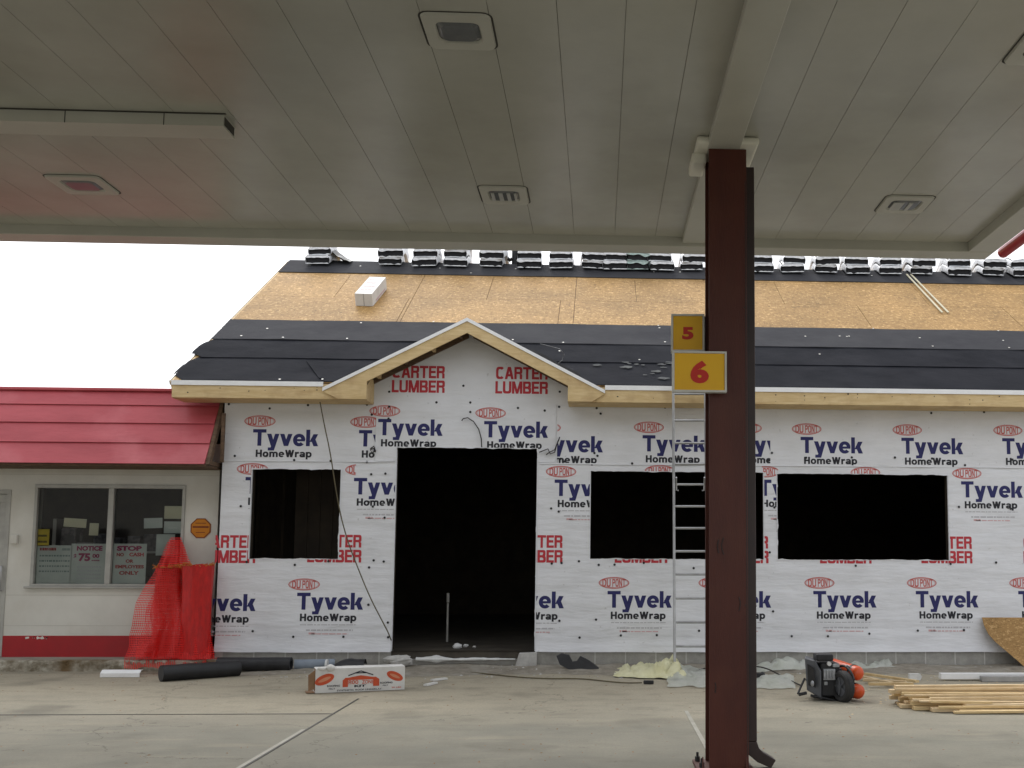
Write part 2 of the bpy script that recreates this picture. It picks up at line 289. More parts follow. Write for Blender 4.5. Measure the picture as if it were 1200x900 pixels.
# ---- heavy grotesque lettering drawn from strokes (arcs, stems, slanted bars); each stroke lies a hair above the one before it
def glyph(ch, t, sq):
    """strokes of one letter: (width, [(verts, faces), ...]); cap height 1, x height .73"""
    P = []; X = .73
    def bar(x0, x1, y0, y1): P.append(([(x0, y0), (x1, y0), (x1, y1), (x0, y1)], [(0, 1, 2, 3)]))
    def dia(xa, ya, xb, yb, h): P.append(([(xa, ya), (xa+h, ya), (xb+h, yb), (xb, yb)], [(0, 1, 2, 3)]))
    def arc(cx, cy, rx, ry, a0, a1, tx=None, ty=None, n=18):
        tx = tx or t; ty = ty or t*.86; v = []; e = 2.0/sq
        def se(a, p, q):
            c, s_ = math.cos(a), math.sin(a); return (cx+p*math.copysign(abs(c)**e, c), cy+q*math.copysign(abs(s_)**e, s_))
        for k in range(n+1):
            a = math.radians(a0+(a1-a0)*k/n); v += [se(a, rx, ry), se(a, rx-tx, ry-ty)]
        P.append((v, [(2*k, 2*k+2, 2*k+3, 2*k+1) for k in range(n)]))
    u = t*.86
    if ch == 'T': w = .80; bar(0, w, 1-u, 1); bar(w/2-t/2, w/2+t/2, 0, 1-u)
    elif ch == 'H': w = .80; bar(0, t, 0, 1); bar(w-t, w, 0, 1); bar(t, w-t, .5-u/2, .5+u/2)
    elif ch == 'L': w = .64; bar(0, t, 0, 1); bar(t, w, 0, u)
    elif ch == 'E': w = .68; bar(0, t, 0, 1); bar(t, w, 0, u); bar(t, w, 1-u, 1); bar(t, w-.05, .5-u/2+.01, .5+u/2+.01)
    elif ch == 'U': w = .78; bar(0, t, .36, 1); bar(w-t, w, .36, 1); arc(w/2, .36, w/2, .36, 180, 360)
    elif ch == 'C': w = .78; arc(w/2, .5, w/2, .5, 40, 320, n=26)
    elif ch == 'O': w = .80; arc(w/2, .5, w/2, .5, 0, 360, n=30)
    elif ch == 'D': w = .76; bar(0, t, 0, 1); arc(t*.6, .5, w-t*.6, .5, -90, 90); 
    elif ch == 'P': w = .72; bar(0, t, 0, 1); bar(t, w-.30, 1-u, 1); bar(t, w-.30, .42, .42+u); arc(w-.30, .71, .30, .29, -90, 90)
    elif ch == 'R': w = .76; bar(0, t, 0, 1); bar(t, w-.30, 1-u, 1); bar(t, w-.30, .42, .42+u); arc(w-.31, .71, .30, .29, -90, 90); bar(w-.02-t, w-.02, 0, .36); dia(w-.28, .42, w-.02-t, .34, t)
    elif ch == 'B': w = .76; bar(0, t, 0, 1); bar(t, w-.28, 1-u, 1); bar(t, w-.28, .5-u/2, .5+u/2); bar(t, w-.28, 0, u); arc(w-.30, .745-.01, .27, .265, -90, 90); arc(w-.30, .27, .30, .27, -90, 90)
    elif ch == 'A': w = .84; h = t*1.08; dia(0, 0, w/2-h*.62, 1, h); dia(w-h, 0, w/2-h*.38, 1, h); bar(.22, w-.22, .22, .22+u)
    elif ch == 'M': w = .96; bar(0, t, 0, 1); bar(w-t, w, 0, 1); h = t*1.0; dia(t*.2, 1, w/2-h*.5, 0, h); dia(w-t*.2-h, 1, w/2-h*.5, 0, h)
    elif ch == 'N': w = .80; bar(0, t, 0, 1); bar(w-t, w, 0, 1); dia(0, 1, w-t, 0, t)
    elif ch == 'W': w = 1.18; h = t*1.04; dia(0, 1, .24, 0, h); dia(w/2-h*.5, 1, .24, 0, h); dia(w/2-h*.5, 1, w-.24-h, 0, h); dia(w-h, 1, w-.24-h, 0, h)
    elif ch == 'y': w = .74; h = t*1.1; dia(0, X, w/2-h*.48, 0, h); dia(w-h, X, w*.25, -.28, h); bar(w*.10, w*.38, -.28, -.28+u*.9)
    elif ch == 'v': w = .74; h = t*1.1; dia(0, X, w/2-h*.5, 0, h); dia(w-h, X, w/2-h*.5, 0, h)
    elif ch == 'e': w = .74; arc(w/2, X/2, w/2, X/2+.015, 0, 318, n=28); bar(t*.6, w-.015, X/2-.075, X/2+.06)
    elif ch == 'o': w = .76; arc(w/2, X/2, w/2, X/2+.015, 0, 360, n=30)
    elif ch == 'k': w = .74; h = t*1.2; bar(0, t, 0, 1); dia(t*.9, .26, w-h-.02, X, h); dia(w-h, 0, w*.36, .46, h)
    elif ch == 'm': w = 1.10; bar(0, t, 0, X); bar(w/2-t/2, w/2+t/2, 0, .46); bar(w-t, w, 0, .46); arc((w/2+t/2)/2, .46, (w/2+t/2)/2, X-.445, 0, 180); arc(w-(w/2+t/2)/2, .46, (w/2+t/2)/2, X-.445, 0, 180)
    elif ch == 'r': w = .50; bar(0, t, 0, X); arc(w+.02, .42, w+.02, X-.405, 90, 180, ty=t); 
    elif ch == 'a': w = .72; bar(w-t, w, 0, .50); arc(w/2, .48, w/2, X-.465, 0, 165); arc(w/2-.02, .22, w/2-.02, .235, 0, 360, n=24)
    elif ch == 'p': w = .76; bar(0, t, -.28, X); arc(w/2+.01, X/2, w/2-.01, X/2+.015, 0, 360, n=28)
    else: w = .4
    return w, P
def letters(word, t=.22, sq=2.0, gap=.09, squeeze=1.0):
    k = ('stroke', word, t, sq, gap)
    if k in TXT: return TXT[k]
    v = []; f = []; x = 0; lay = 0
    for ch in word:
        w, P = glyph(ch, t, sq)
        for j, (pv, pf) in enumerate(P):
            i = len(v); v += [(x+a, b, j) for a, b in pv]; f += [tuple(i+q for q in p) for p in pf]
        x += w+gap
    tot = x-gap; TXT[k] = ([(a/tot, b, c) for a, b, c in v], f); return TXT[k]

class MB:
    def __init__(s): s.v = []; s.f = []; s.m = []; s.sm = []; s.uv = {}
    def poly(s, pts, m=0, sm=False):
        i = len(s.v); s.v += [Vector(p) for p in pts]; s.f.append(tuple(range(i, i+len(pts)))); s.m.append(m); s.sm.append(sm)
    def add(s, verts, faces, m=0, sm=False):
        i = len(s.v); s.v += [Vector(p) for p in verts]
        for f in faces: s.f.append(tuple(i+k for k in f)); s.m.append(m); s.sm.append(sm)
    def box(s, x0, x1, y0, y1, z0, z1, m=0, M=None):
        vs = [Vector((x, y, z)) for z in (z0, z1) for y in (y0, y1) for x in (x0, x1)]
        if M: vs = [M @ v for v in vs]
        s.add(vs, [(0, 2, 3, 1), (4, 5, 7, 6), (0, 1, 5, 4), (2, 6, 7, 3), (0, 4, 6, 2), (1, 3, 7, 5)], m)
        return s
    def prism(s, pts, off, m=0):
        """flat outline swept by the vector off"""
        pts = [Vector(p) for p in pts]; off = Vector(off); n = len(pts)
        s.add(pts + [p+off for p in pts], [tuple(range(n)), tuple(reversed(range(n, 2*n)))] + [(i, i+n, (i+1) % n+n, (i+1) % n) for i in range(n)], m)
        return s
    def tube(s, path, r, seg=8, m=0, cap=True, sm=True):
        path = [Vector(p) for p in path]; n = len(path); rs = r if isinstance(r, (list, tuple)) else [r]*n
        rings = []; up = Vector((0, 0, 1))
        for i, p in enumerate(path):
            d = (path[min(i+1, n-1)] - path[max(i-1, 0)]).normalized()
            a = d.cross(up if abs(d.z) < .95 else Vector((0, 1, 0))).normalized(); b = d.cross(a).normalized()
            rings.append([p + (a*math.cos(t*2*PI/seg) + b*math.sin(t*2*PI/seg))*rs[i] for t in range(seg)])
        vs = [q for rg in rings for q in rg]; fs = []
        for i in range(n-1):
            for t in range(seg): fs.append((i*seg+t, i*seg+(t+1) % seg, (i+1)*seg+(t+1) % seg, (i+1)*seg+t))
        s.add(vs, fs, m, sm)
        if cap: s.poly(rings[0], m); s.poly(rings[-1], m)
        return s
    def grid(s, fn, nu, nv, m=0, sm=True, uv=False):
        i0 = len(s.v); f0 = len(s.f)
        vs = [fn(u/nu, v/nv) for v in range(nv+1) for u in range(nu+1)]
        fs = [(v*(nu+1)+u, v*(nu+1)+u+1, (v+1)*(nu+1)+u+1, (v+1)*(nu+1)+u) for v in range(nv) for u in range(nu)]
        s.add(vs, fs, m, sm)
        if uv:
            for k in range(len(vs)): s.uv[i0+k] = ((k % (nu+1))/nu, (k//(nu+1))/nv)
        return s
    def ball(s, c, r, m=0, seg=12, rings=8, sx=1, sy=1, sz=1, jit=0, sm=True):
        c = Vector(c)
        def fn(u, v):
            a = u*2*PI; b = (v-.5)*PI
            d = Vector((math.cos(b)*math.cos(a)*sx, math.cos(b)*math.sin(a)*sy, math.sin(b)*sz))
            k = 1 + (noise.noise(d*1.7+c*3.3)*jit if jit else 0)
            return c + d*r*k
        return s.grid(fn, seg, rings, m, sm)
    def text(s, t, o, ux, uz, m=0, bold=0.0, space=1.0, cuts=(), keep=None):
        """a word on a plane: o the left end of its baseline, ux its whole width, uz its cap height"""
        v, f = text_shape(t, bold, space); o = Vector(o); ux = Vector(ux); uz = Vector(uz)
        s.piece([o + ux*a + uz*b for a, b in v], f, m, cuts, keep)
    def word(s, w, o, ux, uz, m=0, t=.22, sq=2.0, gap=.09, cuts=(), keep=None):
        v, f = letters(w, t, sq, gap); o = Vector(o); ux = Vector(ux); uz = Vector(uz); n = uz.cross(ux).normalized()*-.0003
        s.piece([o + ux*a + uz*b + n*c for a, b, c in v], f, m, cuts, keep)
    def piece(s, verts, faces, m, cuts=(), keep=None):
        if not cuts and not keep: s.add(verts, faces, m); return
        bm = bmesh.new(); bv = [bm.verts.new(p) for p in verts]
        for f in faces:
            try: bm.faces.new([bv[i] for i in f])
            except ValueError: pass
        def bis(co, no, clear):
            bmesh.ops.bisect_plane(bm, geom=bm.verts[:]+bm.edges[:]+bm.faces[:], plane_co=co, plane_no=no, clear_outer=clear)
        if keep:
            for k, no in ((0, (-1, 0, 0)), (1, (1, 0, 0)), (2, (0, 0, -1)), (3, (0, 0, 1))):
                if keep[k] is None: continue
                bis((keep[k], 0, 0) if k < 2 else (0, 0, keep[k]), no, True)
        for (x0, x1, z0, z1) in cuts:
            if not bm.verts: break
            if max(q.co.x for q in bm.verts) < x0 or min(q.co.x for q in bm.verts) > x1 or max(q.co.z for q in bm.verts) < z0 or min(q.co.z for q in bm.verts) > z1: continue
            for co, no in (((x0, 0, 0), (1, 0, 0)), ((x1, 0, 0), (1, 0, 0)), ((0, 0, z0), (0, 0, 1)), ((0, 0, z1), (0, 0, 1))): bis(co, no, False)
            dead = [q for q in bm.faces if x0 < q.calc_center_median().x < x1 and z0 < q.calc_center_median().z < z1]
            bmesh.ops.delete(bm, geom=dead, context='FACES')
        bm.verts.index_update()
        s.add([q.co.copy() for q in bm.verts], [tuple(q.index for q in p.verts) for p in bm.faces], m); bm.free()
    def build(s, name, mats, parent=None, bevel=0, fix=True, at=None):
        mats = mats if isinstance(mats, (list, tuple)) else [mats]
        org = Vector(at) if at else (world_of(parent) if parent else Vector((0, 0, 0)))
        me = bpy.data.meshes.new(name)
        me.from_pydata([tuple(p-org) for p in s.v], [], s.f)
        for mt in mats: me.materials.append(mt)
        me.polygons.foreach_set('material_index', s.m); me.polygons.foreach_set('use_smooth', s.sm)
        if s.uv:
            ul = me.uv_layers.new(name='UVMap')
            for lp in me.loops: ul.data[lp.index].uv = s.uv.get(lp.vertex_index, (0, 0))
        if fix:
            bm = bmesh.new(); bm.from_mesh(me)
            bmesh.ops.recalc_face_normals(bm, faces=bm.faces[:]); bm.to_mesh(me); bm.free()
        me.update()
        o = bpy.data.objects.new(name, me); C.objects.link(o)
        if parent: o.parent = parent
        else: o.location = org
        if bevel:
            md = o.modifiers.new('bevel', 'BEVEL'); md.width = bevel; md.segments = 2; md.limit_method = 'ANGLE'; md.angle_limit = math.radians(40)
        return o

def world_of(o):
    p = Vector((0, 0, 0))
    while o: p += o.location; o = o.parent
    return p
def tag(o, label, cat, group=None):
    o['label'] = label; o['category'] = cat
    if group: o['group'] = group
    return o
def thing(name, label, cat, loc, group=None):
    o = bpy.data.objects.new(name, None); C.objects.link(o); o.location = loc; o.empty_display_size = .1
    return tag(o, label, cat, group)
def setting(o, kind='structure'): o['kind'] = kind; return o
def smooth_(P, it=2):
    for _ in range(it):
        Q = [P[0]]
        for a_, b_ in zip(P, P[1:]): Q += [a_.lerp(b_, .25), a_.lerp(b_, .75)]
        P = Q+[P[-1]]
    return P
def ordinal(k): return ['first', 'second', 'third', 'fourth', 'fifth', 'sixth', 'seventh', 'eighth', 'ninth', 'tenth', 'eleventh', 'twelfth',
                        'thirteenth', 'fourteenth', 'fifteenth', 'sixteenth', 'seventeenth', 'eighteenth', 'nineteenth', 'twentieth', 'twenty-first'][k]
def nz3(p, s=1.0): return noise.noise(Vector(p)*s)

def wall_faces(mb, x0, x1, z0, z1, y, holes, m=0, step=None):
    """a wall sheet at depth y with rectangular holes, as grid cells"""
    xs = sorted({x0, x1, *[h[0] for h in holes], *[h[1] for h in holes]}); zs = sorted({z0, z1, *[h[2] for h in holes], *[h[3] for h in holes]})
    xs = [x for x in xs if x0 <= x <= x1]; zs = [z for z in zs if z0 <= z <= z1]
    for a, b in zip(xs, xs[1:]):
        for c, d in zip(zs, zs[1:]):
            cx, cz = (a+b)/2, (c+d)/2
            if any(h[0] < cx < h[1] and h[2] < cz < h[3] for h in holes): continue
            mb.poly([(a, y, c), (b, y, c), (b, y, d), (a, y, d)], m)
def reveals(mb, holes, y0, y1, m=0):
    for (a, b, c, d) in holes:
        for p, q in (((a, c), (a, d)), ((a, d), (b, d)), ((b, d), (b, c)), ((b, c), (a, c))):
            mb.poly([(p[0], y0, p[1]), (q[0], y0, q[1]), (q[0], y1, q[1]), (p[0], y1, p[1])], m)

# ================================================================== SETTING
D = 14.30                                   # new building's front wall
DS = 14.50                                  # old store's front wall
g = MB(); g.poly([(-150, -120, 0), (150, -120, 0), (150, 150, 0), (-150, 150, 0)])
setting(g.build('ground', M_CONC))
# slab joints: sunk sealant lines across and along the forecourt
j = MB()
P = on_z(300, 837); yj = P.y
j.box(-30, on_z(392, 837).x, yj-.012, yj+.012, .001, .004)
def along(px, py, wd):
    p = on_z(px, py); j.box(p.x-wd, p.x+wd, -6, on_z(px, py).y if False else yj+1.05, .0015, .0045)
along(395, 834, .010)
j.box(-30, 30, 3.2, 3.22, .001, .004)
setting(j.build('concrete_joint', M_SEAM))
pj = MB(); p = on_z(395, 834); pj.box(p.x-.045, p.x-.012, -6, yj-.9, .001, .0035); p = on_z(805, 835); pj.box(p.x-.018, p.x+.018, 2, p.y+.1, .001, .0035)
setting(pj.build('joint_sealant', pmat('pale joint sealant', (.32, .31, .265), (.25, .24, .20), 5)))

# dirt and gravel along the new building's foot
dm = MB()
dx0, dx1 = on_y(300, 780, D).x, 13.0
def dirt(u, v):
    x = dx0 + (dx1-dx0)*u
    ed = .75 + .35*nz3((x*.7, 3, 0)) + .2*nz3((x*2.9, 1, 0))
    y = D - .02 - ed*(1-v)
    z = .006 + (.05+.03*nz3((x*1.3, y, 2)))*v*min(1, max(0, (x-dx0)/.6)) + .014*nz3((x*6, y*6, 4))*min(v*3, 1) - .004*(1-v)
    return Vector((x, y, z))
dm.grid(dirt, 320, 16)
setting(dm.build('dirt_strip', M_DIRT))

# ================================================================== CANOPY
SZ = 4.55
YE = on_z(700, 276, SZ).y                   # where the soffit meets the edge lip
XR = on_z(1129, 289, SZ).x
XL, YB = -14.0, 2.0
LW = .26; LIP = SZ - on_y(700, 296.0, YE+LW).z
can = thing('canopy', 'broad cream metal canopy over the forecourt, its panelled underside filling the top of the view', 'canopy', (0, 5, SZ))
mb = MB()
x_ref = on_z(652, 3, SZ).x; pw = (on_z(816, 3, SZ).x - x_ref)/2
k0 = int(math.floor((XL-x_ref)/pw)); x = x_ref + k0*pw
while x < XR:
    a = max(x, XL)+.0016; b = min(x+pw, XR)-.0016
    if b > a: mb.box(a, b, YB, YE, SZ, SZ+.02)
    x += pw
mb.box(XL, XR, YB, YE, SZ+.008, SZ+.03, 1)
mb.build('soffit', [M_SOFFIT, M_GROOVE], can)
mb = MB()
mb.box(XL, XR+LW, YE, YE+LW, SZ-LIP, SZ+.55)
mb.box(XR, XR+LW, YB, YE-.002, SZ-LIP, SZ+.55)
mb.box(XL-LW, XL-.002, YB, YE+LW, SZ-LIP, SZ+.55)
mb.box(XL, XR+LW, YB-LW, YB-.002, SZ-LIP, SZ+.55)
mb.build('edge_trim', M_TRIMPAINT, can, bevel=.008)
mb = MB(); mb.box(XL, XR, YB, YE, SZ+.5, SZ+.56); mb.build('canopy_roof', M_TRIMPAINT, can)
# beam covers
cx0 = on_z(838, 141, SZ-.06).x; cx1 = on_z(879, 141, SZ-.06).x
mb = MB(); mb.box(cx0, cx1, YB, YE-.004, SZ-.06, SZ-.001); mb.build('beam_cover', M_TRIMPAINT, can, bevel=.006)
Pb = on_z(262, 134, SZ); Pn = on_z(279, 146, SZ-.085)
mb = MB(); mb.box(XL, Pb.x, Pb.y-.002, Pb.y+.235, SZ-.085, SZ-.001)
for xx in (-3.05, -3.72): mb.box(xx, xx+.006, Pb.y-.0035, Pb.y+.0, SZ-.086, SZ-.002, 1)
mb.box(Pb.x, Pb.x+.004, Pb.y+.02, Pb.y+.21, SZ-.07, SZ-.012, 1)
mb.build('conduit_cover', [M_TRIMPAINT, M_SEAM], can)
mb = MB(); mb.box(XL, Pb.x+.02, Pb.y-.022, Pb.y-.004, SZ-.004, SZ-.0005); mb.build('cover_sealant', M_SEAM, can)
# red trim rail on brackets outside the right edge
Pr = on_y(1174, 297, YE+.12)
rt = MB(); rt.tube([(Pr.x, Pr.y, Pr.z), (Pr.x, Pr.y-.03, Pr.z), (Pr.x, YB, Pr.z)], [.03, .055, .055], 12)
tr = rt.build('trim_rail', M_CAPRED, can)
for yy in (8.2, 6.2, 4.2, 2.6):
    bk = MB(); bk.box(XR+LW, Pr.x, yy, yy+.05, Pr.z+.01, Pr.z+.05); bk.build('rail_bracket', M_TRIMPAINT, tr)
# column
YC = 7.53
XC0, XC1 = on_y(831, 520, YC).x, on_y(876, 520, YC).x
fw = XC1-XC0; xm = (XC0+XC1)/2
cb = MB()
cb.box(XC0, XC1, YC, YC+.018, 0.02, SZ-.06); cb.box(XC0, XC1, YC+.27, YC+.288, 0.02, SZ-.06); cb.box(xm-.006, xm+.006, YC+.018, YC+.27, .02, SZ-.06)
col = cb.build('column', M_COL, can, bevel=.003)
bp_ = MB(); bp_.box(XC0-.09, XC1+.03, YC-.03, YC+.33, .0, .022)
for sx in (XC0-.05, XC1-.02): bp_.prism([(sx, YC-.02, .022), (sx, YC+.0, .022), (sx, YC+.0, .10)], (.008, 0, 0))
bp_.build('base_plate', M_COL, col)
for bx, by in ((XC0-.05, YC+.03), (XC0-.06, YC+.26)):
    bl = MB(); bl.tube([(bx, by, .02), (bx, by, .055)], .018, 6, 0, sm=False); bl.tube([(bx, by, .05), (bx, by, .085)], .009, 8); bl.build('anchor_bolt', M_RUBBER, col)

dp = MB()
Xd0, Xd1 = XC1+.004, on_y(884.5, 520, YC+.10).x
pts = [(.30, 0)]
zt = .19
dp.box(Xd1-.10, Xd1, YC+.06, YC+.16, zt, SZ-.17)
dp.prism([(Xd1-.10, YC+.06, zt), (Xd1, YC+.06, zt), (Xd1+.015, YC+.06, zt-.045), (Xd1+.045, YC+.06, zt-.075), (Xd1+.135, YC+.06, .062), (Xd1+.10, YC+.06, .006), (Xd1+.0, YC+.06, .05), (Xd1-.06, YC+.06, .10), (Xd1-.09, YC+.06, zt-.035)], (0, .10, 0))
dp.build('downspout', M_DSP, col, bevel=.006)
for (sx, sz0, sz1, bow) in ((842, 632, 648, -1.5), (848, 630, 650, -3), (866, 700, 716, 2), (838, 800, 812, 1)):
    a_, m2, b_ = on_y(sx, sz0, YC-.002), on_y(sx+bow, (sz0+sz1)/2, YC-.002), on_y(sx, sz1, YC-.002); sc_ = MB(); sc_.tube(smooth_([a_, m2, b_]), .004, 5); sc_.build('scuff_mark', M_DSP, col)
cl = MB()
qx0, qx1 = on_y(817, 150, YC-.10).x, on_y(890, 150, YC-.10).x
zc = on_y(855, 168, YC-.10).z
cl.box(qx0, qx1, YC-.10, YC+.40, zc, SZ-.002)
cl.box(qx0-.02, XC0-.004, YC+.10, YC+.42, zc-.07, zc+.01)
cl.build('column_collar', M_COLLAR, col, bevel=.018)
st = MB(); st.box(XC1-.012, XC1-.006, YC-.002, YC, .1, SZ-.3)
for sz_ in (1.15, 2.35, 3.3): st.tube([(XC1-.02, YC-.004, sz_), (XC1-.02, YC+.002, sz_)], .006, 6)
st.build('edge_bead', M_DSP, col)

# recessed canopy lights
def canopy_light(px, py, sx, sy, label, stripes):
    p = on_z(px, py, SZ)
    t = thing('canopy_light', label, 'ceiling light', (p.x, p.y, SZ), 'recessed lights in the canopy underside')
    f = MB(); a, b = sx/2, sy/2; lx, ly = a*.66, b*.60
    n = 5
    def rr(w_, h_, z, r):
        out = []
        for qx, qy, s0 in ((1, 1, 0), (-1, 1, 1), (-1, -1, 2), (1, -1, 3)):
            for k in range(n):
                an = (s0 + k/(n-1))*PI/2; out.append(Vector((p.x+qx*(w_-r)+math.cos(an)*r, p.y+qy*(h_-r)+math.sin(an)*r, z)))
        return out
    o0 = rr(a, b, SZ-.001, .05); o1 = rr(a-.006, b-.006, SZ-.016, .05); i1 = rr(lx, ly, SZ-.016, .05); i0 = rr(lx-.01, ly-.01, SZ-.004, .05)
    N = len(o0)
    for A, B in ((o0, o1), (o1, i1), (i1, i0)):
        for k in range(N): f.poly([A[k], A[(k+1) % N], B[(k+1) % N], B[k]])
    f.build('frame', M_TRIMPAINT, t)
    gsk = MB(); gs = rr(a+.012, b+.012, SZ-.0015, .06); gsk.poly(gs); gsk.build('gasket', M_SEAM, t)
    le = MB(); l0 = rr(lx-.012, ly-.012, SZ-.004, .05); l1 = rr(lx-.035, ly-.035, SZ-.020, .04)
    for k in range(N): le.poly([l0[k], l0[(k+1) % N], l1[(k+1) % N], l1[k]])
    le.poly(l1); lo = le.build('lens', M_LENS, t)
    if stripes:
        rb = MB()
        for q in stripes: rb.box(p.x+q[0]*lx, p.x+q[1]*lx, p.y-ly*.72, p.y+ly*.72, SZ-.027, SZ-.0202)
        rb.build('lens_reflection', M_LENSREFL, lo)
canopy_light(538, 36, .40, .42, 'pale square canopy light with a plain dark grey lens, nearest the top middle', None)
canopy_light(591, 228, .40, .44, 'canopy light with painted lens reflections near the canopy edge left of the column', ((-.8, -.6), (-.32, -.06), (.2, .42), (.66, .8)))
canopy_light(1060, 239, .42, .44, 'canopy light with painted lens reflections near the canopy edge right of the column', ((-.85, -.2), (.12, .36)))
canopy_light(97, 216, .44, .44, 'canopy light with a pinkish lens at the far left beyond the long conduit cover', None)
canopy_light(1229, 56, .42, .42, 'canopy light cut off by the right edge of the view', None)

# pump number signs on the column
def sign(name_label, centre, w_, h_, depth, rot, digit, dw, dh, bold):
    t = thing('pump_number_sign', name_label, 'sign', centre)
    M = Matrix.Translation(centre) @ Matrix.Rotation(rot, 4, 'Z')
    fr = MB(); e = .014
    fr.box(-w_/2, w_/2, 0, depth, -h_/2, h_/2, 0, M); 
    for a in ((-w_/2, w_/2, h_/2-e, h_/2), (-w_/2, w_/2, -h_/2, -h_/2+e), (-w_/2, -w_/2+e, -h_/2+e, h_/2-e), (w_/2-e, w_/2, -h_/2+e, h_/2-e)):
        fr.box(a[0], a[1], -.014, -.0005, a[2], a[3], 0, M)
    fr.build('frame', M_SIGNW, t)
    fc = MB(); fc.box(-w_/2+e+.001, w_/2-e-.001, -.006, -.0006, -h_/2+e+.001, h_/2-e-.001, 0, M); fo = fc.build('sign_face', M_SIGNY, t)
    dg = MB(); ox = M.to_3x3() @ Vector((1, 0, 0)); o = M @ Vector((-dw/2, -.009, -dh/2 + (0.0)))
    dg.text(digit, o, ox*dw, Vector((0, 0, dh)), 0, bold); dg.build('numeral', M_SIGNR, fo)
P6a, P6b = on_y(788, 411.5, YC-.10), on_y(851.5, 460, YC-.10)
w6, h6 = P6b.x-P6a.x, P6a.z-P6b.z
sign('amber pump sign with a large red 6 fixed across the front of the column', Vector(((P6a.x+P6b.x)/2, YC-.10, (P6a.z+P6b.z)/2)), w6, h6, .045, 0, '6', .132, .165, .055)
y5 = YC+.22
P5 = on_y(806, 390, y5); h5 = on_y(806, 368.5, y5).z - on_y(806, 412.5, y5).z
sign('smaller amber pump sign with a red 5 fixed behind and above the 6', Vector((P5.x-.0, y5, P5.z-.002)), .248, h5, .075, math.radians(-3), '5', .085, .10, .05)
mb = MB(); mb.box(P5.x+.127, XC0-.002, y5+.02, y5+.06, P5.z-h5*.46, P5.z+h5*.47); mb.build('sign_bracket', M_FRAME, col, bevel=.004)

# ================================================================== ACROSS THE STREET (unseen blocks added to darken the shop glass reflections)
def street_block(x0, x1, h, mat, label, nwin):
    t = thing('added_building', label, 'building', ((x0+x1)/2, -38, 0)); m_ = MB(); m_.box(x0, x1, -48, -38, 0, h); m_.build('wall', mat, t)
    m_ = MB(); m_.box(x0-.3, x1+.3, -48.3, -37.7, h, h+.35); m_.build('roof', M_DARKWOOD, t)
    for k in range(nwin):
        a = x0 + (x1-x0)*(k+.25)/nwin; b = x0 + (x1-x0)*(k+.75)/nwin; m_ = MB(); m_.box(a, b, -37.98, -37.9, 1, min(h-.6, 3)); m_.build('window', M_BLACK, t)
street_block(-44, -24, 6.5, M_BLOCK, 'long grey block added across the street to be mirrored in the shop glass', 5)
street_block(-20, -6, 4.5, M_DARKWOOD, 'low brown block added across the street to be mirrored in the shop glass', 4)
# ================================================================== OLD STORE
WZ = .14
store = thing('old_store', 'low white painted shop with red mansard roof and red base band at the left', 'store', (-8, DS, 0))
sxr = on_y(254, 640, DS).x; sxl = -16.0
zt = on_y(120, 541, DS).z + .25
wx0, wx1 = on_y(39, 620, DS).x, on_y(216, 620, DS).x; wz1, wz0 = on_y(128, 568, DS).z, on_y(128, 687, DS).z
dxr = on_y(8, 670, DS).x; dxl = dxr-1.05; dz1 = on_y(5, 574, DS).z
bz = on_y(150, 745, DS).z
holes = [(wx0, wx1, wz0, wz1), (dxl, dxr, WZ, dz1)]
mb = MB(); wall_faces(mb, sxl, sxr, bz, zt, DS, holes); reveals(mb, holes, DS, DS+.2)
mb.poly([(sxr, DS, 0), (sxr, DS+9, 0), (sxr, DS+9, 3.9), (sxr, DS, 3.9)])
mb.poly([(sxl, DS, 0), (sxl, DS+9, 0), (sxl, DS+9, 3.9), (sxl, DS, 3.9)]); mb.poly([(sxl, DS+9, 0), (sxr, DS+9, 0), (sxr, DS+9, 3.9), (sxl, DS+9, 3.9)])
for k in range(1, 8):                       # faint block courses
    zz = WZ + .2*2*k
    if zz < zt and not (wz0 < zz < wz1): mb.box(sxl, sxr, DS-.0015, DS-.0005, zz, zz+.006, 1)
mb.build('wall', [M_STOREW, pmat('filled block joint', (.50, .475, .41), (.44, .42, .36), 6)], store)
mb = MB(); mb.box(dxr, sxr, DS-.004, DS+.1, WZ-.02, bz)
random.seed(3)
for k in range(4):
    cx = on_y(32+k*7.5, 748, DS).x; r_ = random.uniform(.012, .04)
    mb.poly([(cx+r_*1.6*random.uniform(.5, 1.2)*math.cos(t*PI/4), DS-.0055, bz-.012-.03*random.random()+r_*.6*random.uniform(.5, 1.1)*math.sin(t*PI/4)) for t in range(8)], 1)
mb.build('base_band', [M_BAND, M_STOREW], store)
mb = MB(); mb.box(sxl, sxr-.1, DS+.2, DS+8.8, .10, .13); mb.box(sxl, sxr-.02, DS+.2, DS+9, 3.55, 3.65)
mb.box(sxl, sxr-.05, DS+5, DS+5.1, .13, 3.5); mb.build('interior', M_INNER, store)
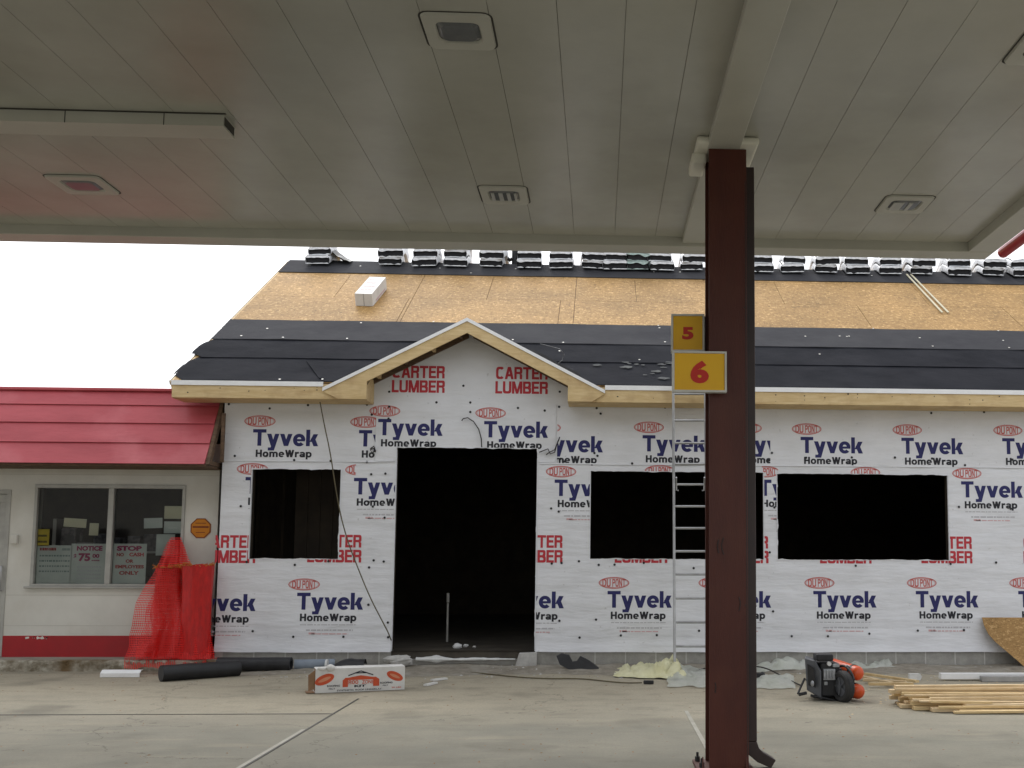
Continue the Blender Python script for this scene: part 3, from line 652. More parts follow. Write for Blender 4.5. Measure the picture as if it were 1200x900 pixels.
# mansard
ym0 = DS-.62; ym1 = DS-.05
mz0 = on_y(120, 543, ym0).z; mz1 = on_y(120, 456, ym1).z
mxr0 = on_y(240, 543, ym0).x
rows = [543, 518.5, 495.5, 474.5, 456]
mb = MB()
def mpt(t, n): return Vector((0, ym0 + (ym1-ym0)*t - n*.84, mz0 + (mz1-mz0)*t - 0*n))
ts = []
for r in rows:
    lo_, hi_ = 0, 1
    for _ in range(30):
        mid = (lo_+hi_)/2; q = mpt(mid, 0); d = q - CAM
        # image height of that point in the middle of the shop
        q = Vector((on_y(120, 500, q.y).x, q.y, q.z)) - CAM
        py = PPY - F_PX*(q.dot(_U))/(q.dot(_F))
        if py > r: lo_ = mid
        else: hi_ = mid
    ts.append(mid)
ts[0] = 0; ts[-1] = 1
random.seed(5)
for k in range(4):
    a, b = ts[k], ts[k+1]
    A, A2 = mpt(a, .035), mpt(a, .012); B, B2 = mpt(min(1, b+.02), .006), mpt(min(1, b+.02), -.01)
    x = mxr0; xl_ = sxl
    segs = []
    while x > xl_:
        w_ = 40; segs.append((max(x-w_, xl_), x)); x -= w_
    for (p0, p1) in segs:
        jit = random.uniform(-.004, .004)
        mb.prism([(p1, A.y+jit, A.z), (p1, A2.y+jit+.02, A2.z), (p1, B2.y+.01, B2.z), (p1, B.y+jit, B.z)], (p0-p1+.0015, 0, 0))
ms = mb.build('mansard_roof', M_SHINGLE, store, bevel=.004)
mb = MB(); mb.box(sxl, mxr0, ym1-.06, ym1+.10, mz1-.03, mz1+.012); mb.build('ridge_cap', M_SHINGLE, ms, bevel=.01)
mb = MB()
mb.box(sxl, sxr+.04, ym0+.01, DS-.002, mz0-.03, mz0-.005)                     # soffit board
mb.prism([(mxr0+.006, ym0, mz0), (mxr0+.006, ym0+.09, mz0), (mxr0+.006, ym1+.05, mz1-.05), (mxr0+.006, ym1-.06, mz1-.05)], (.045, 0, 0))
mb.box(mxr0+.0, sxr+.05, ym0+.02, DS-.004, mz0-.0, mz0+.055)
mb.box(mxr0+.10, mxr0+.14, ym0+.25, ym0+.29, mz0+.05, mz1-.35)
mb.box(mxr0+.02, sxr+.05, DS-.03, DS-.004, mz0+.06, mz1-.1, 1)  # near-black sheet standing in for the dark gap of the open end
mb.build('roof_framing', [M_DARKWOOD, pmat('dark gap sheet', (.02, .018, .018), (.035, .03, .028), 6)], store)
mb = MB(); mb.prism([(mxr0-.02, ym0+.30, mz0+.45), (mxr0-.02, ym0+.33, mz0+.43), (mxr0-.02, ym1+.0, mz1-.20), (mxr0-.02, ym1-.03, mz1-.18)], (.03, 0, 0)); mb.build('rake_board', M_PINE, store)
# window
wf = MB(); e = .05; xm_ = on_y(129, 620, DS).x
for a in ((wx0, wx1, wz1-e, wz1), (wx0, wx1, wz0, wz0+e*.6), (wx0, wx0+e*.8, wz0+e*.6, wz1-e), (wx1-e*.8, wx1, wz0+e*.6, wz1-e), (xm_-.035, xm_+.035, wz0+e*.6, wz1-e)):
    wf.box(a[0], a[1], DS-.018, DS+.07, a[2], a[3])
wo = wf.build('window', M_FRAME, store, bevel=.004)
for a, b in ((wx0+e*.8, xm_-.035), (xm_+.035, wx1-e*.8)):
    gl = MB(); gl.poly([(a, DS+.03, wz0+e*.6), (b, DS+.03, wz0+e*.6), (b, DS+.03, wz1-e), (a, DS+.03, wz1-e)]); gl.build('pane', M_GLASS, wo)
sl = MB(); sl.box(wx0-.06, wx1+.04, DS-.05, DS-.001, wz0-.03, wz0-.002); sl.build('sill', M_FRAME, wo, bevel=.005)
# door
df = MB(); e = .055
for a in ((dxl, dxr, dz1-e, dz1), (dxr-e, dxr, WZ, dz1-e), (dxl, dxl+e, WZ, dz1-e)): df.box(a[0], a[1], DS-.01, DS+.09, a[2], a[3])
do = df.build('door', M_FRAME, store, bevel=.004)
lf = MB()
for a in ((dxl+e+.004, dxr-e-.004, dz1-e-.11, dz1-e-.004), (dxl+e+.004, dxr-e-.004, WZ+.01, WZ+.25), (dxr-e-.10, dxr-e-.004, WZ+.25, dz1-e-.11), (dxl+e+.004, dxl+e+.09, WZ+.25, dz1-e-.11)):
    lf.box(a[0], a[1], DS+.02, DS+.06, a[2], a[3])
lf.build('door_leaf', M_FRAME, do, bevel=.004)
gl = MB(); gl.poly([(dxl+.14, DS+.04, WZ+.25), (dxr-.15, DS+.04, WZ+.25), (dxr-.15, DS+.04, dz1-.16), (dxl+.14, DS+.04, dz1-.16)]); gl.build('glass', M_GLASS, do)
hd = MB(); hx = on_y(3, 670, DS).x; hd.tube([(hx, DS+.02, 1.0), (hx, DS-.05, 1.0), (hx, DS-.05, 1.32), (hx, DS+.02, 1.32)], .014, 8)
hd.build('handle', M_ALU, do)
p = on_y(18, 632, DS); pb = MB(); pb.box(p.x-.045, p.x+.045, DS-.05, DS-.001, p.z-.06, p.z+.06)
tag(pb.build('switch_box', M_STOREW, None, bevel=.008, at=(p.x, DS, p.z)), 'small cream switch box on the white wall between shop door and window', 'switch box')
# shop shelves seen dimly behind the glass
sh = thing('display_shelf', 'dim shelf of goods inside the shop behind the window glass', 'shelf', (wx0+1, DS+1.6, .13))
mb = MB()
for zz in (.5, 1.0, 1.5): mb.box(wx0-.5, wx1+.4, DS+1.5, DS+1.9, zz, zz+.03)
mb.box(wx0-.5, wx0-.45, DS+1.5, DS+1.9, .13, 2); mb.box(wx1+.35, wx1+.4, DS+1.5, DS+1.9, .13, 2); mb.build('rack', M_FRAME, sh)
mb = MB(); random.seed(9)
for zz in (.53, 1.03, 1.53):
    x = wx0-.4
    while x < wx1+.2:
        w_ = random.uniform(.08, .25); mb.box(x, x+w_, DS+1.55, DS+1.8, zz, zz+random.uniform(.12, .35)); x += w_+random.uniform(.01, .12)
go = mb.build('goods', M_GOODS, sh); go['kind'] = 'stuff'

# notices taped inside the glass
def notice(px0, py0, px1, py1, label, mat, words=(), yoff=.05, rot=0.0, name='notice', cat='notice'):
    a, b = on_y(px0, py0, DS+yoff), on_y(px1, py1, DS+yoff)
    c = ((a.x+b.x)/2, DS+yoff, (a.z+b.z)/2); w_, h_ = b.x-a.x, a.z-b.z
    t = MB(); M = Matrix.Translation(c) @ Matrix.Rotation(rot, 4, 'Y')
    t.box(-w_/2, w_/2, 0, .002, -h_/2, h_/2, 0, M); mats = [mat]
    for (s_, rx0, rx1, rz, rh, mt, bold) in words:
        if mt not in mats: mats.append(mt)
        o = M @ Vector((-w_/2 + rx0*w_, -.0015, h_/2 - rz*h_))
        ux = M.to_3x3() @ Vector(((rx1-rx0)*w_, 0, 0)); uz = M.to_3x3() @ Vector((0, 0, rh*h_))
        if s_ == '-':                       # a line of print too small to read
            random.seed(int(rz*1000)); q = 0.0
            while q < 1:
                l_ = random.uniform(.03, .1); l_ = min(l_, 1-q); t.poly([o+ux*q, o+ux*(q+l_), o+ux*(q+l_)+uz, o+ux*q+uz], mats.index(mt)); q += l_+.025
        else: t.text(s_, o, ux, uz, mats.index(mt), bold)
    return tag(t.build(name, mats, None, fix=False, at=c), label, cat)
M_MAGENTA = pmat('magenta print', (.34, .012, .10), (.28, .012, .08), 10)
M_DARKRED = pmat('dark red print', (.36, .022, .02), (.30, .02, .018), 10)
M_TEAL = pmat('grey green print', (.20, .25, .24), (.25, .3, .28), 10)
notice(44, 639, 82, 686, 'pale green printed list at the lower left of the shop window', M_PAPER,
       [('-', .08, .55, .13, .07, M_DARKRED, 0), ('-', .72, .95, .13, .06, M_TEAL, 0)] + [('-', .08, .95, .28+.13*k, .04, M_TEAL, 0) for k in range(4)], name='poster', cat='poster')
notice(84, 637, 122, 686, 'white poster reading NOTICE and 75 in purple beside the window mullion', M_PAPER,
       [('NOTICE', .16, .9, .17, .12, M_MAGENTA, .05), ('75', .22, .56, .42, .2, M_MAGENTA, .05), ('$', .08, .16, .36, .12, M_MAGENTA, .03), ('00', .62, .82, .34, .1, M_MAGENTA, .04), ('-', .6, .84, .42, .03, M_MAGENTA, 0)]
       + [('-', .2, .9, .58+.09*k, .04, M_GREYINK, 0) for k in range(4)], name='poster', cat='poster')
notice(133.5, 637, 170, 684, 'poster with red lettering reading STOP and EMPLOYEES low in the right pane', M_PAPER,
       [('STOP', .1, .85, .18, .13, M_MAGENTA, .06), ('NO', .1, .32, .32, .09, M_DARKRED, .05), ('CASH', .48, .92, .32, .1, M_REDINK, .05), ('OR', .38, .62, .48, .09, M_DARKRED, .05), ('EMPLOYEES', .08, .94, .62, .09, M_DARKRED, .05), ('ONLY', .2, .8, .78, .1, M_DARKRED, .05)], name='poster', cat='poster')
notice(43, 620, 57, 640, 'small yellow sticker on the left edge of the shop window', M_YELLOW, [('-', .15, .85, .45, .12, M_INK, 0), ('-', .15, .85, .8, .12, M_INK, 0)], name='sticker', cat='sticker')
notice(75, 607.5, 101, 618, 'wide cream paper tilted slightly in the left pane', M_PAPERY, rot=.06)
notice(105, 613, 115, 627.5, 'narrow cream paper hanging alone near the window mullion', M_PAPERY, rot=.03)
notice(169, 607, 190, 619, 'landscape pale paper in the middle of the right pane', M_PAPER, rot=-.04)
notice(193, 593, 213.5, 608, 'topmost pale sheet in the upper right corner of the shop window', M_PAPERY)
notice(192.5, 611, 212.5, 625, 'pale blue sheet directly under the topmost corner sheet', M_PAPER, [('-', .25, .75, .6, .1, M_FOAM, 0)])
notice(183.5, 626, 204, 651, 'upright pale sheet above the red netting in the right pane', M_PAPER)
# octagonal plate on the wall
p = on_y(235.5, 619, DS); R8 = .142
t = thing('octagon_sign', 'small orange octagonal sign on the white wall right of the shop window', 'sign', (p.x, DS, p.z))
def octa(r): return [(p.x + r*math.cos(PI/8+k*PI/4), 0, p.z + r*math.sin(PI/8+k*PI/4)) for k in range(8)]
mb = MB(); mb.prism([(a, DS-.012, c) for a, b, c in octa(R8)], (0, .011, 0)); mb.build('plate', M_ORANGE, t)
mb = MB(); o1, o2 = octa(R8), octa(R8*.9)
for k in range(8): mb.poly([(o1[k][0], DS-.0135, o1[k][2]), (o1[(k+1) % 8][0], DS-.0135, o1[(k+1) % 8][2]), (o2[(k+1) % 8][0], DS-.0135, o2[(k+1) % 8][2]), (o2[k][0], DS-.0135, o2[k][2])])
mb.box(p.x-.105, p.x+.105, DS-.0145, DS-.013, p.z+.004, p.z+.028)
mb.box(p.x-.07, p.x+.07, DS-.0145, DS-.013, p.z+.062, p.z+.072); mb.box(p.x-.06, p.x+.06, DS-.0145, DS-.013, p.z-.062, p.z-.052)
mb.build('border', pmat('brown sign print', (.22, .05, .01), (.18, .04, .01), 8), t)
# walk and crumbling kerb before the store
wk = MB(); ky = on_z(150, 787, 0).y; kxr = on_y(262, 780, ky).x
wk.box(-25, kxr, ky+.13, DS+.02, -.05, WZ-.004); setting(wk.build('pavement', M_WALK))
kb = MB()
def kerb(u, v):
    x = -25 + (kxr+25)*u; n_ = nz3((x*3.1, v*2, 1))*.03 + nz3((x*9, v*4, 2))*.015 + max(0, nz3((x*1.1, 5, 0))-.1)*.05
    a = v*2.2
    if a < 1: y, z = ky + n_ , (WZ)*a
    else: y, z = ky + n_*(1-min(1, (a-1)/1.2)) + .135*(a-1)/1.2*1.0, WZ - abs(n_)*.35*(1-(a-1)/1.2)
    return Vector((x, y, z))
kb.grid(kerb, 700, 12, sm=False); setting(kb.build('kerb', M_KERB))

# ================================================================== NEW BUILDING
YF = D - .45                                # front of the fascia
E0 = on_y(202, 446, YF)                     # left end of the eave, top of the drip edge
ZE = E0.z; XE = E0.x; XEND = 13.5
d = ray(340, 305.5); Rg = CAM + d*(XE/d.x)
PHI = math.atan2(Rg.z-ZE, Rg.y-YF); LR = math.hypot(Rg.z-ZE, Rg.y-YF)
S = Vector((0, math.cos(PHI), math.sin(PHI))); N = Vector((0, -math.sin(PHI), math.cos(PHI)))
E = Vector((0, YF, ZE))
def rp(x, v, n=0.0): return Vector((x, 0, 0)) + E + S*v + N*n
def on_roof(px, py):
    d = ray(px, py); t = (E-CAM).dot(N)/d.dot(N); q = CAM + d*t
    return q.x, (q-E).dot(S)
print('ROOF pitch', round(math.degrees(PHI), 1), 'ridge', [round(c, 2) for c in Rg], 'eave z', round(ZE, 2), 'LR', round(LR, 2))
ZS = on_y(600, 470, YF).z - .0              # underside of the eave box
bld = thing('new_building', 'unfinished shop wrapped in printed white house wrap with a half covered board roof', 'building', (0, D, 0))
WB = on_y(600, 763, D).z
XW0 = on_y(257.5, 620, D).x
win1 = (on_y(293, 600, D).x, on_y(399, 600, D).x, on_y(345, 655.3, D).z, on_y(345, 549.3, D).z)
door = (on_y(461.5, 640, D).x, on_y(629, 640, D).x, WB, on_y(545, 524.5, D).z)
win2 = (on_y(691, 600, D).x, on_y(895.5, 600, D).x, on_y(790, 655.6, D).z, on_y(790, 552.5, D).z)
win3 = (on_y(910, 600, D).x, on_y(1112, 600, D).x, on_y(1010, 656.6, D).z, on_y(1010, 555.3, D).z)
HO = [win1, door, win2, win3]
DEEP = (Rg.y-YF)*2 - .9
YBK = D + DEEP
# foundation blocks
mb = MB(); bw = .406; x = XW0
gaps = (door[0], door[1])
mb.box(XW0, door[0], D+.0015, D+.19, -.2, WB-.002, 1); mb.box(door[1], XEND, D+.0015, D+.19, -.2, WB-.002, 1)
kx = XW0 + .1
while kx < XEND:
    a, b = kx+.008, min(kx+bw-.008, XEND)
    if b < door[0]: mb.box(a, b, D+.0, D+.15, -.2, WB-.004)
    elif a < door[0]: mb.box(a, door[0], D, D+.15, -.2, WB-.004)
    elif a > door[1]: mb.box(a, b, D+.0, D+.15, -.2, WB-.004)
    elif b > door[1]: mb.box(door[1], b, D, D+.15, -.2, WB-.004)
    kx += bw
mb.build('foundation', [M_BLOCK, M_MORTAR], bld)
# wall core with reveals
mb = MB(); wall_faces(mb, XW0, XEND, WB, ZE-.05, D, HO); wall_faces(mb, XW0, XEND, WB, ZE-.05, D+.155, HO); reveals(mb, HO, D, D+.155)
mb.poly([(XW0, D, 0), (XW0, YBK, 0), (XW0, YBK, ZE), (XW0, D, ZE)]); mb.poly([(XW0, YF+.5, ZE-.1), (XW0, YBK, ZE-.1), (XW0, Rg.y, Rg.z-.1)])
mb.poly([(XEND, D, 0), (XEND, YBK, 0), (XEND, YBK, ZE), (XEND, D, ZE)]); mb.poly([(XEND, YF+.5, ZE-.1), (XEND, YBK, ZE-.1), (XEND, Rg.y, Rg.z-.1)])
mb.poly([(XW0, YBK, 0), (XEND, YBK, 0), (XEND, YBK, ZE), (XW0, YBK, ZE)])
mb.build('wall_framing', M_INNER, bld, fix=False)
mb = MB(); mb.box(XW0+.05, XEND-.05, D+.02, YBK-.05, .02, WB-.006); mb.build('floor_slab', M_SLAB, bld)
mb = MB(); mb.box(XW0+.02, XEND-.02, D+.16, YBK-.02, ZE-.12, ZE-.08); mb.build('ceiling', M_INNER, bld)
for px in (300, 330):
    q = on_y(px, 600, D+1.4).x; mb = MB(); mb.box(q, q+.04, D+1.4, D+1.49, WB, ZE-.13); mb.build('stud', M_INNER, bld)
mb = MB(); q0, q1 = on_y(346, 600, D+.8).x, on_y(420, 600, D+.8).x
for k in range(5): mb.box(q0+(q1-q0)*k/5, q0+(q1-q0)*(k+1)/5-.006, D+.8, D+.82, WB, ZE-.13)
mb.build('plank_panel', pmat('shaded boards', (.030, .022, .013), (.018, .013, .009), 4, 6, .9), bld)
# returns of the openings
for (a, b, c, dd) in HO:
    mb = MB(); mb.box(a-.0, a+.012, D-.006, D+.02, c, dd); mb.build('opening_edge', M_WRAP, bld); mb = MB(); mb.box(b-.012, b, D-.006, D+.02, c, dd); mb.build('opening_edge', M_WRAP, bld)

# ---- gable geometry
YG = YF - .03
A = on_y(547.5, 373.5, YG); GL = on_y(378, 455, YG); GR = on_y(709, 458.5, YG)
gm = (A.z-(GL.z+GR.z)/2)/((GR.x-GL.x)/2)
ax = A.x
def gz(x): return A.z - gm*abs(x-ax)
FH = .165                                   # depth of the rake boards
# ---- house wrap: three overlapping sheets, with the printing on them
ysheet = {'low': D-.004, 'up': D-.008, 'gab': D-.012}
zseam = on_y(345, 541, D).z; zseamR = on_y(1000, 547, D).z
gx0, gx1 = on_y(441, 500, D).x, on_y(651.5, 500, D).x; gzb = on_y(545, 541, D).z
mb = MB()
mats = [M_WRAP, M_NAVY, M_INK, M_REDINK, M_REDINK2, M_GREYINK, M_BLACK, M_FAINT]
wall_faces(mb, XW0, XEND, WB, zseam+.04, ysheet['low'], HO)
wall_faces(mb, XW0, gx0+.05, zseam, ZE-.12, ysheet['up'], HO); wall_faces(mb, gx1-.05, XEND, zseamR, ZE-.12, ysheet['up'], HO)
zgt = ZE-.2
wall_faces(mb, gx0, gx1, gzb, zgt, ysheet['gab'], HO)
apex = gz(ax)-.06
# gable triangle above
gs = []
for k in range(21):
    x = gx0-.45 + (gx1-gx0+.9)*k/20; gs.append((x, max(zgt, min(gz(x)-.07, apex))))
for (xa, za), (xb, zb) in zip(gs, gs[1:]): mb.poly([(xa, ysheet['gab'], zgt-.0), (xb, ysheet['gab'], zgt-.0), (xb, ysheet['gab'], zb), (xa, ysheet['gab'], za)])
def lap(p0, p1, out, y, dirv, seed):
    p0, p1 = Vector(p0), Vector(p1); n_ = max(4, int((p1-p0).length/.07)); dirv = Vector(dirv)
    def f(u, v):
        k = max(0, .35+.9*nz3((u*n_*.17, seed, 2))) ; q = p0.lerp(p1, u)
        return Vector((q.x, y-.0015-out*k*v**1.5, q.z)) + dirv*(.022*(1-v)) + dirv*(.006*nz3((u*n_*.1, seed, 5))*v)
    mb.grid(f, n_, 5, 0)
def clear_runs(z, a, b):
    xs = [a] + [q for h in sorted(HO) if h[2]-.2 < z < h[3]+.05 for q in (h[0]-.03, h[1]+.03)] + [b]
    return [(xs[k], xs[k+1]) for k in range(0, len(xs), 2) if xs[k+1]-xs[k] > .2]
for a_, b_ in clear_runs(zseam, XW0+.02, gx0): lap((a_, 0, zseam), (b_, 0, zseam), .016, ysheet['up'], (0, 0, 1), 1)
for a_, b_ in clear_runs(zseamR, gx1+.02, XEND-.1): lap((a_, 0, zseamR), (b_, 0, zseamR), .016, ysheet['up'], (0, 0, 1), 4)
lap((gx0, 0, gzb), (gx0, 0, zgt), .014, ysheet['gab'], (1, 0, 0), 7); lap((gx1, 0, gzb), (gx1, 0, zgt), .014, ysheet['gab'], (-1, 0, 0), 9)
lap((gx0, 0, gzb), (door[0]-.03, 0, gzb), .014, ysheet['gab'], (0, 0, 1), 11); lap((door[1]+.03, 0, gzb), (gx1, 0, gzb), .014, ysheet['gab'], (0, 0, 1), 13)
# loose skirt at the bottom of the sheets: slightly flared
for (xa, xb) in ((XW0, door[0]), (door[1], XEND)):
    n_ = max(2, int((xb-xa)/.12))
    def skirt(u, v, xa=xa, xb=xb):
        x = xa+(xb-xa)*u; return Vector((x, ysheet['low']-.003-.022*(1-v)**2*(1+.9*nz3((x*2.3, 0, 0))), WB-.012+.012*nz3((x*1.9, 3, 0)) + .2*v))
    mb.grid(skirt, n_, 4, 0)
def oval(c, rx, rz, y, m, keep, cuts, th):
    n_ = 28; vs = []; fs = []
    for k in range(n_):
        an = 2*PI*k/n_; vs += [Vector((c.x+rx*math.cos(an), y, c.z+rz*math.sin(an))), Vector((c.x+(rx-th)*math.cos(an), y, c.z+(rz-th)*math.sin(an)))]
    for k in range(n_): a, b = 2*k, 2*((k+1) % n_); fs.append((a, b, b+1, a+1))
    mb.piece(vs, fs, m, cuts, keep)
def px_keep(px): return on_y(px, 600, D).x
def logo(tx, ty, sheet, k0=None, k1=None, kz0=None, kz1=None, cuts=HO, parts='otlhs'):
    P = on_y(tx, ty, D); y = ysheet[sheet]-.002
    keep = (px_keep(k0) if k0 else None, px_keep(k1) if k1 else None, kz0, kz1); keep = keep if any(q is not None for q in keep) else None
    if 'o' in parts:
        c = Vector((P.x+.085, 0, P.z+.108)); oval(c, .205, .078, y, 4, keep, cuts, .011); oval(c, .188, .063, y-.0004, 4, keep, cuts, .005)
        for i, ch in enumerate(('DU', 'PONT')):
            a, b = ((-.155, -.045), (-.022, .155))[i]
            mb.word(ch, (c.x+a, y, c.z-.052), (b-a, 0, 0), (0, 0, .104), 4, .20, 3.4, .10, cuts, keep)
    if 't' in parts: mb.word('Tyvek', (P.x, y, P.z-.222), (.862, 0, 0), (0, 0, .222), 1, .235, 2.1, .045, cuts, keep)
    if 'h' in parts: mb.word('HomeWrap', (P.x+.045, y, P.z-.372), (.735, 0, 0), (0, 0, .098), 2, .25, 2.2, .09, cuts, keep)
    if 's' in parts:
        random.seed(int(tx))
        for (a, b, zz, h_, m) in ((.05, .78, .425, .012, 5), (.13, .74, .50, .020, 5), (.20, .68, .545, .014, 7), (.165, .26, .545, .026, 7)):
            q = a
            while q < b:
                l_ = random.uniform(.02, .09)
                mb.piece([Vector((P.x+q, y, P.z-zz)), Vector((P.x+min(b, q+l_), y, P.z-zz)), Vector((P.x+min(b, q+l_), y, P.z-zz+h_)), Vector((P.x+q, y, P.z-zz+h_))], [(0, 1, 2, 3)], m, cuts, keep); q += l_+.012
def lumber(tx, ty, sheet, k0=None, k1=None, cuts=HO):
    P = on_y(tx, ty, D); y = ysheet[sheet]-.002
    keep = (px_keep(k0) if k0 else None, px_keep(k1) if k1 else None, None, None) if (k0 or k1) else None
    mb.word('CARTER', (P.x, y, P.z-.168), (.70, 0, 0), (0, 0, .168), 3, .222, 3.6, .055, cuts, keep)
    mb.word('LUMBER', (P.x-.005, y, P.z-.366), (.71, 0, 0), (0, 0, .168), 3, .222, 3.6, .055, cuts, keep)
zr = zseam+.04
# upper courses
logo(297, 503, 'up', parts='oth'); logo(421, 504, 'up', None, 441, parts='oth')
logo(632, 510.5, 'up', 652, None, parts='oth'); logo(753, 510, 'up', parts='oth'); logo(868, 511, 'up', None, 903, parts='oth')
logo(938, 512, 'up', parts='oth'); logo(1056, 513, 'up', parts='oth'); logo(1174, 513.5, 'up', parts='oth'); logo(1292, 514, 'up', parts='oth')
logo(443.5, 491, 'gab', parts='oth'); logo(567.5, 493.5, 'gab', parts='oth')
lumber(460.5, 428.5, 'gab'); lumber(581.5, 430, 'gab')
# window course
logo(288, 559, 'low', 254, None); logo(415, 560, 'low', None, 415.5, parts='o'); logo(415, 560, 'low', parts='ths'); logo(650, 562, 'low')
logo(766, 561, 'low', parts='o'); logo(889, 562, 'low', 893, 912); logo(1007, 563, 'low', parts='o'); logo(1126, 564, 'low'); logo(1245, 565, 'low')
for tx, ty, a in ((237, 627, 254), (361.5, 626.5, None), (598, 627, None), (721, 627.5, None), (840, 628, None), (961, 628.5, None), (1079.5, 628.5, None), (1199, 629, None)): lumber(tx, ty, 'low', a)
# lower course
logo(222, 696, 'low', 254); logo(348.5, 694.5, 'low'); logo(585, 693, 'low', 630, None); logo(712, 692.5, 'low'); logo(829, 692.5, 'low')
logo(953, 692.5, 'low'); logo(1073, 692.5, 'low'); logo(1193, 692.5, 'low')
# cap fasteners over the sheets
random.seed(11)
def cap_dot(px, py):
    P = on_y(px, py, D-.02)
    if any(h[0]-.02 < P.x < h[1]+.02 and h[2]-.02 < P.z < h[3]+.02 for h in HO): return
    mb.poly([(P.x+.017*math.cos(k*PI/4), D-.0165, P.z+.017*math.sin(k*PI/4)) for k in range(8)], 6)
for row, (y0, sl_) in enumerate(((474, .006), (536, .005), (596, .003), (661, .0), (744, -.001))):
    x = 268 + row*7
    while x < 1200:
        cap_dot(x, y0+(x-260)*sl_+random.uniform(-5, 5)); x += random.uniform(30, 62)
for px in (434, 452, 548, 657, 700, 905):
    for k in range(5): cap_dot(px+random.uniform(-4, 4), 486+k*58+random.uniform(-14, 14))
for q in ((543, 452), (430, 474), (456, 459), (656, 459), (612, 425), (522, 402)): cap_dot(*q)
mb.build('house_wrap', mats, bld, fix=False)

mb = MB()
for (a, b, c, dd) in HO:
    def fr_(p0, p1, inw, seed):
        p0, p1, inw = Vector(p0), Vector(p1), Vector(inw); n_ = max(4, int((p1-p0).length/.035))
        def f(u, v):
            q = p0.lerp(p1, u); k = .004 + .020*max(0, nz3((u*n_*.23, seed, 1))) + .010*max(0, nz3((u*n_*.7, seed, 4)))
            return q + inw*(k*v) + Vector((0, -.003-.004*v*abs(nz3((u*n_*.3, seed, 8))), 0))
        mb.grid(f, n_, 1, 0)
    y_ = D-.014
    fr_((a, y_, dd), (b, y_, dd), (0, 0, -1), a); fr_((a, y_, c), (a, y_, dd), (1, 0, 0), a+2); fr_((b, y_, c), (b, y_, dd), (-1, 0, 0), b+5)
    if c > WB+.1: fr_((a, y_, c), (b, y_, c), (0, 0, 1), b+9)
mb.build('wrap_fringe', M_WRAP, bld, fix=False)
# ---- eaves
mb = MB(); XB1 = on_y(430, 460, YF).x; XB2 = on_y(665.5, 460, YF).x
for a, b in ((XE, XB1), (XB2, XEND)):
    mb.box(a, b, YF, YF+.038, ZS, ZE-.022)
random.seed(41); x = XE+.2
while x < XEND:
    if not (XB1-.05 < x < XB2+.05):
        for _ in range(random.choice((1, 1, 2))):
            zz = ZS + random.uniform(.02, ZE-.06-ZS); r_ = random.uniform(.004, .009); mb.poly([(x+random.uniform(.8, 1.6)*r_*math.cos(t*PI/3), YF-.0012, zz+r_*math.sin(t*PI/3)) for t in range(6)], 1)
    x += random.uniform(.12, .5)
fa = mb.build('fascia', [M_PINE, M_RUBBER], bld)
mb = MB()
for a, b in ((XE, XB1), (XB2, XEND)): mb.box(a+.001, b-.001, YF+.04, D-.016, ZS-.006, ZS+.012)
mb.box(XB1-.03, XB1, YF+.039, D-.016, ZS+.014, ZE+.10); mb.box(XB2, XB2+.03, YF+.039, D-.016, ZS+.014, ZE+.10)
mb.build('eave_soffit', M_PINE, bld)
mb = MB()
for a, b in ((XE-.01, GL.x), (GR.x, XEND)):
    mb.box(a, b, YF-.014, YF-.002, ZE-.055, ZE+.004); mb.box(a, b, YF-.014, YF+.05, ZE+.004, ZE+.0065)
mb.build('drip_edge', M_WMETAL, bld)
# ---- roof deck of separate boards with open seams
VCUT = .52/math.cos(PHI)
mb = MB()
for a, b, vl in ((XE, XB1, 0), (XB1, XB2, VCUT), (XB2, XEND, 0)): mb.prism([rp(a, vl, -.03), rp(a, LR, -.03), rp(a, LR, -.014), rp(a, vl, -.014)], (b-a, 0, 0), 1)
random.seed(2); v = 0.0; row = 0
while v < LR-.05:
    v1 = min(v+1.219, LR); x = XE - (1.2 if row % 2 else 0)
    while x < XEND:
        for a, b, vl in ((max(x, XE)+.004, min(x+2.438, XB1)-.004, v), (max(x, XB1)+.004, min(x+2.438, XB2)-.004, max(v, VCUT)), (max(x, XB2)+.004, min(x+2.438, XEND)-.004, v)):
          if b > a+.02: mb.prism([rp(a, vl+.003, -.012), rp(a, v1-.003, -.012), rp(a, v1-.003, .0), rp(a, vl+.003, .0)], (b-a, 0, 0))
        x += 2.438
    v = v1; row += 1
mb.build('roof_deck', [M_OSB, M_DARKWOOD], bld)
# back slope, so the roof is whole
mb = MB(); RB = Vector((0, Rg.y, Rg.z)); yb = Rg.y + (Rg.y-YF)
mb.prism([(XE, Rg.y, Rg.z), (XE, yb, ZE), (XE, yb, ZE-.03), (XE, Rg.y, Rg.z-.03)], (XEND-XE, 0, 0)); mb.build('back_roof_deck', M_OSB, bld)
mb = MB(); mb.prism([rp(XE-.03, -.0, -.16), rp(XE-.03, LR, -.16), rp(XE-.03, LR, -.01), rp(XE-.03, -.0, -.01)], (.028, 0, 0))
mb.build('rake_fascia', M_PINE, bld)
mb = MB(); mb.prism([rp(XE-.045, .0, -.06), rp(XE-.045, LR, -.06), rp(XE-.045, LR, .004), rp(XE-.045, .0, .004)], (.012, 0, 0)); mb.build('rake_drip_edge', M_WMETAL, bld)
